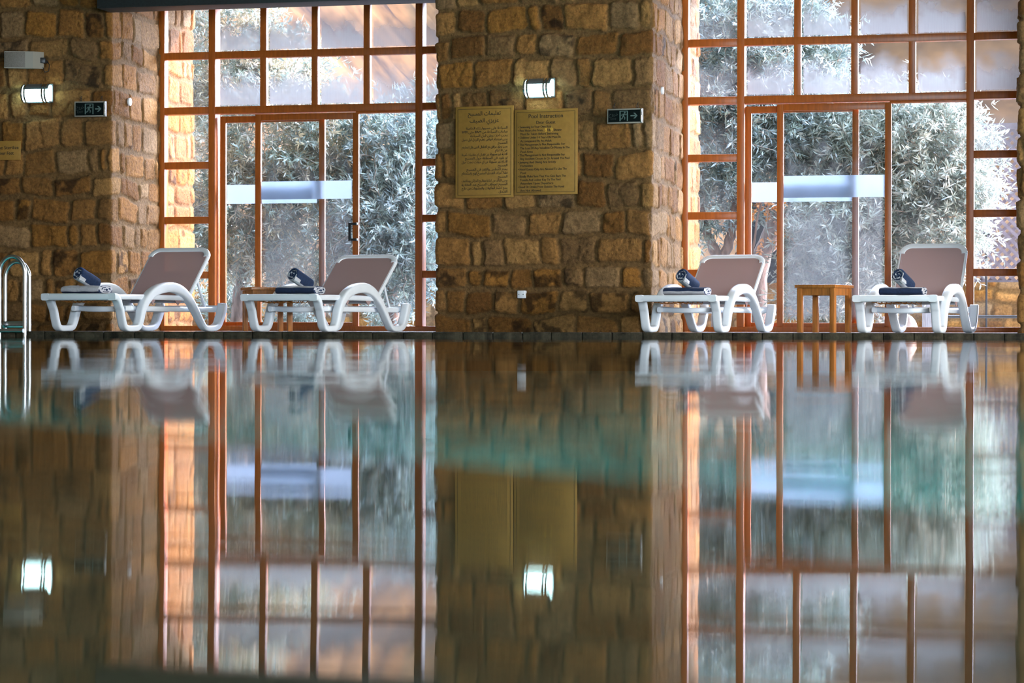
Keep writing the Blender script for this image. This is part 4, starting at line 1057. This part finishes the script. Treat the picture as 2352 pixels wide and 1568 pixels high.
# ------------------------------------------------------------------ light
w = bpy.data.worlds.new('evening sky'); S.world = w; w.use_nodes = True; nt = w.node_tree; nt.nodes.clear(); L = nt.links.new
o = nt.nodes.new('ShaderNodeOutputWorld'); bg = nt.nodes.new('ShaderNodeBackground')
tc = nt.nodes.new('ShaderNodeTexCoord'); sp = nt.nodes.new('ShaderNodeSeparateXYZ'); L(tc.outputs['Generated'], sp.inputs[0])
SUNV = Vector((math.cos(R(16))*math.cos(R(13)), math.sin(R(16))*math.cos(R(13)), math.sin(R(13))))
dt = nt.nodes.new('ShaderNodeVectorMath'); dt.operation = 'DOT_PRODUCT'; L(tc.outputs['Generated'], dt.inputs[0]); dt.inputs[1].default_value = Vector((math.cos(R(50))*math.cos(R(18)), math.sin(R(50))*math.cos(R(18)), math.sin(R(18))))
rp = nt.nodes.new('ShaderNodeValToRGB'); e = rp.color_ramp.elements
e[0].position = .0; e[0].color = (.36, .46, .66, 1); e[1].position = 1; e[1].color = (16.5, 17.6, 22.5, 1)
k = e.new(.62); k.color = (.50, .60, .78, 1); k = e.new(.84); k.color = (5.1, 6.0, 8.0, 1)
mr = nt.nodes.new('ShaderNodeMapRange'); mr.inputs[1].default_value = -1; mr.inputs[2].default_value = 1; L(dt.outputs['Value'], mr.inputs[0]); L(mr.outputs[0], rp.inputs[0])
L(rp.outputs[0], bg.inputs[0]); bg.inputs[1].default_value = 3.2; L(bg.outputs[0], o.inputs[0])
def light(name, kind, loc, energy, col, **k):
    l = bpy.data.lights.new(name, kind); l.energy = energy; l.color = col
    for a_, v in k.items(): setattr(l, a_, v)
    ob = bpy.data.objects.new(name, l); COL.objects.link(ob); ob.location = loc; return ob
s_ = light('sun', 'SUN', (20, 10, 10), 10, (1.0, .37, .075), angle=R(1.2)); s_.rotation_euler = SUNV.to_track_quat('Z', 'Y').to_euler()
# added fill panel before the windowless side wall, out of frame
ob = light('side_fill_light', 'AREA', (13.9, -8.2, 1.6), 1500, (1.0, .98, .95), shape='RECTANGLE', size=8.0, size_y=2.4)
ob.rotation_euler = Vector((1, 0, 0)).to_track_quat('Z', 'Y').to_euler()
ob = light('back_fill_light', 'AREA', (10.7, -24.9, 1.7), 2350, (.70, .86, 1.0), shape='RECTANGLE', size=6.2, size_y=2.8)  # added bluish fill panel at the unseen back wall, which has no window
ob.rotation_euler = Vector((0, -1, 0)).to_track_quat('Z', 'Y').to_euler()
# added underwater fill spots to bring out the teal, aimed down and along the basin at its far wall
for a_ in (-4.2, -1.4, 1.4, 4.2):
    ob = light('basin_fill_light', 'SPOT', cz(a_, 13.5, -.16), 620, (.8, 1, .97), spot_size=R(74), spot_blend=.3, shadow_soft_size=.1)
    ob.rotation_euler = (-(FH*math.cos(R(38))-Vector((0, 0, math.sin(R(38)))))).to_track_quat('Z', 'Y').to_euler()
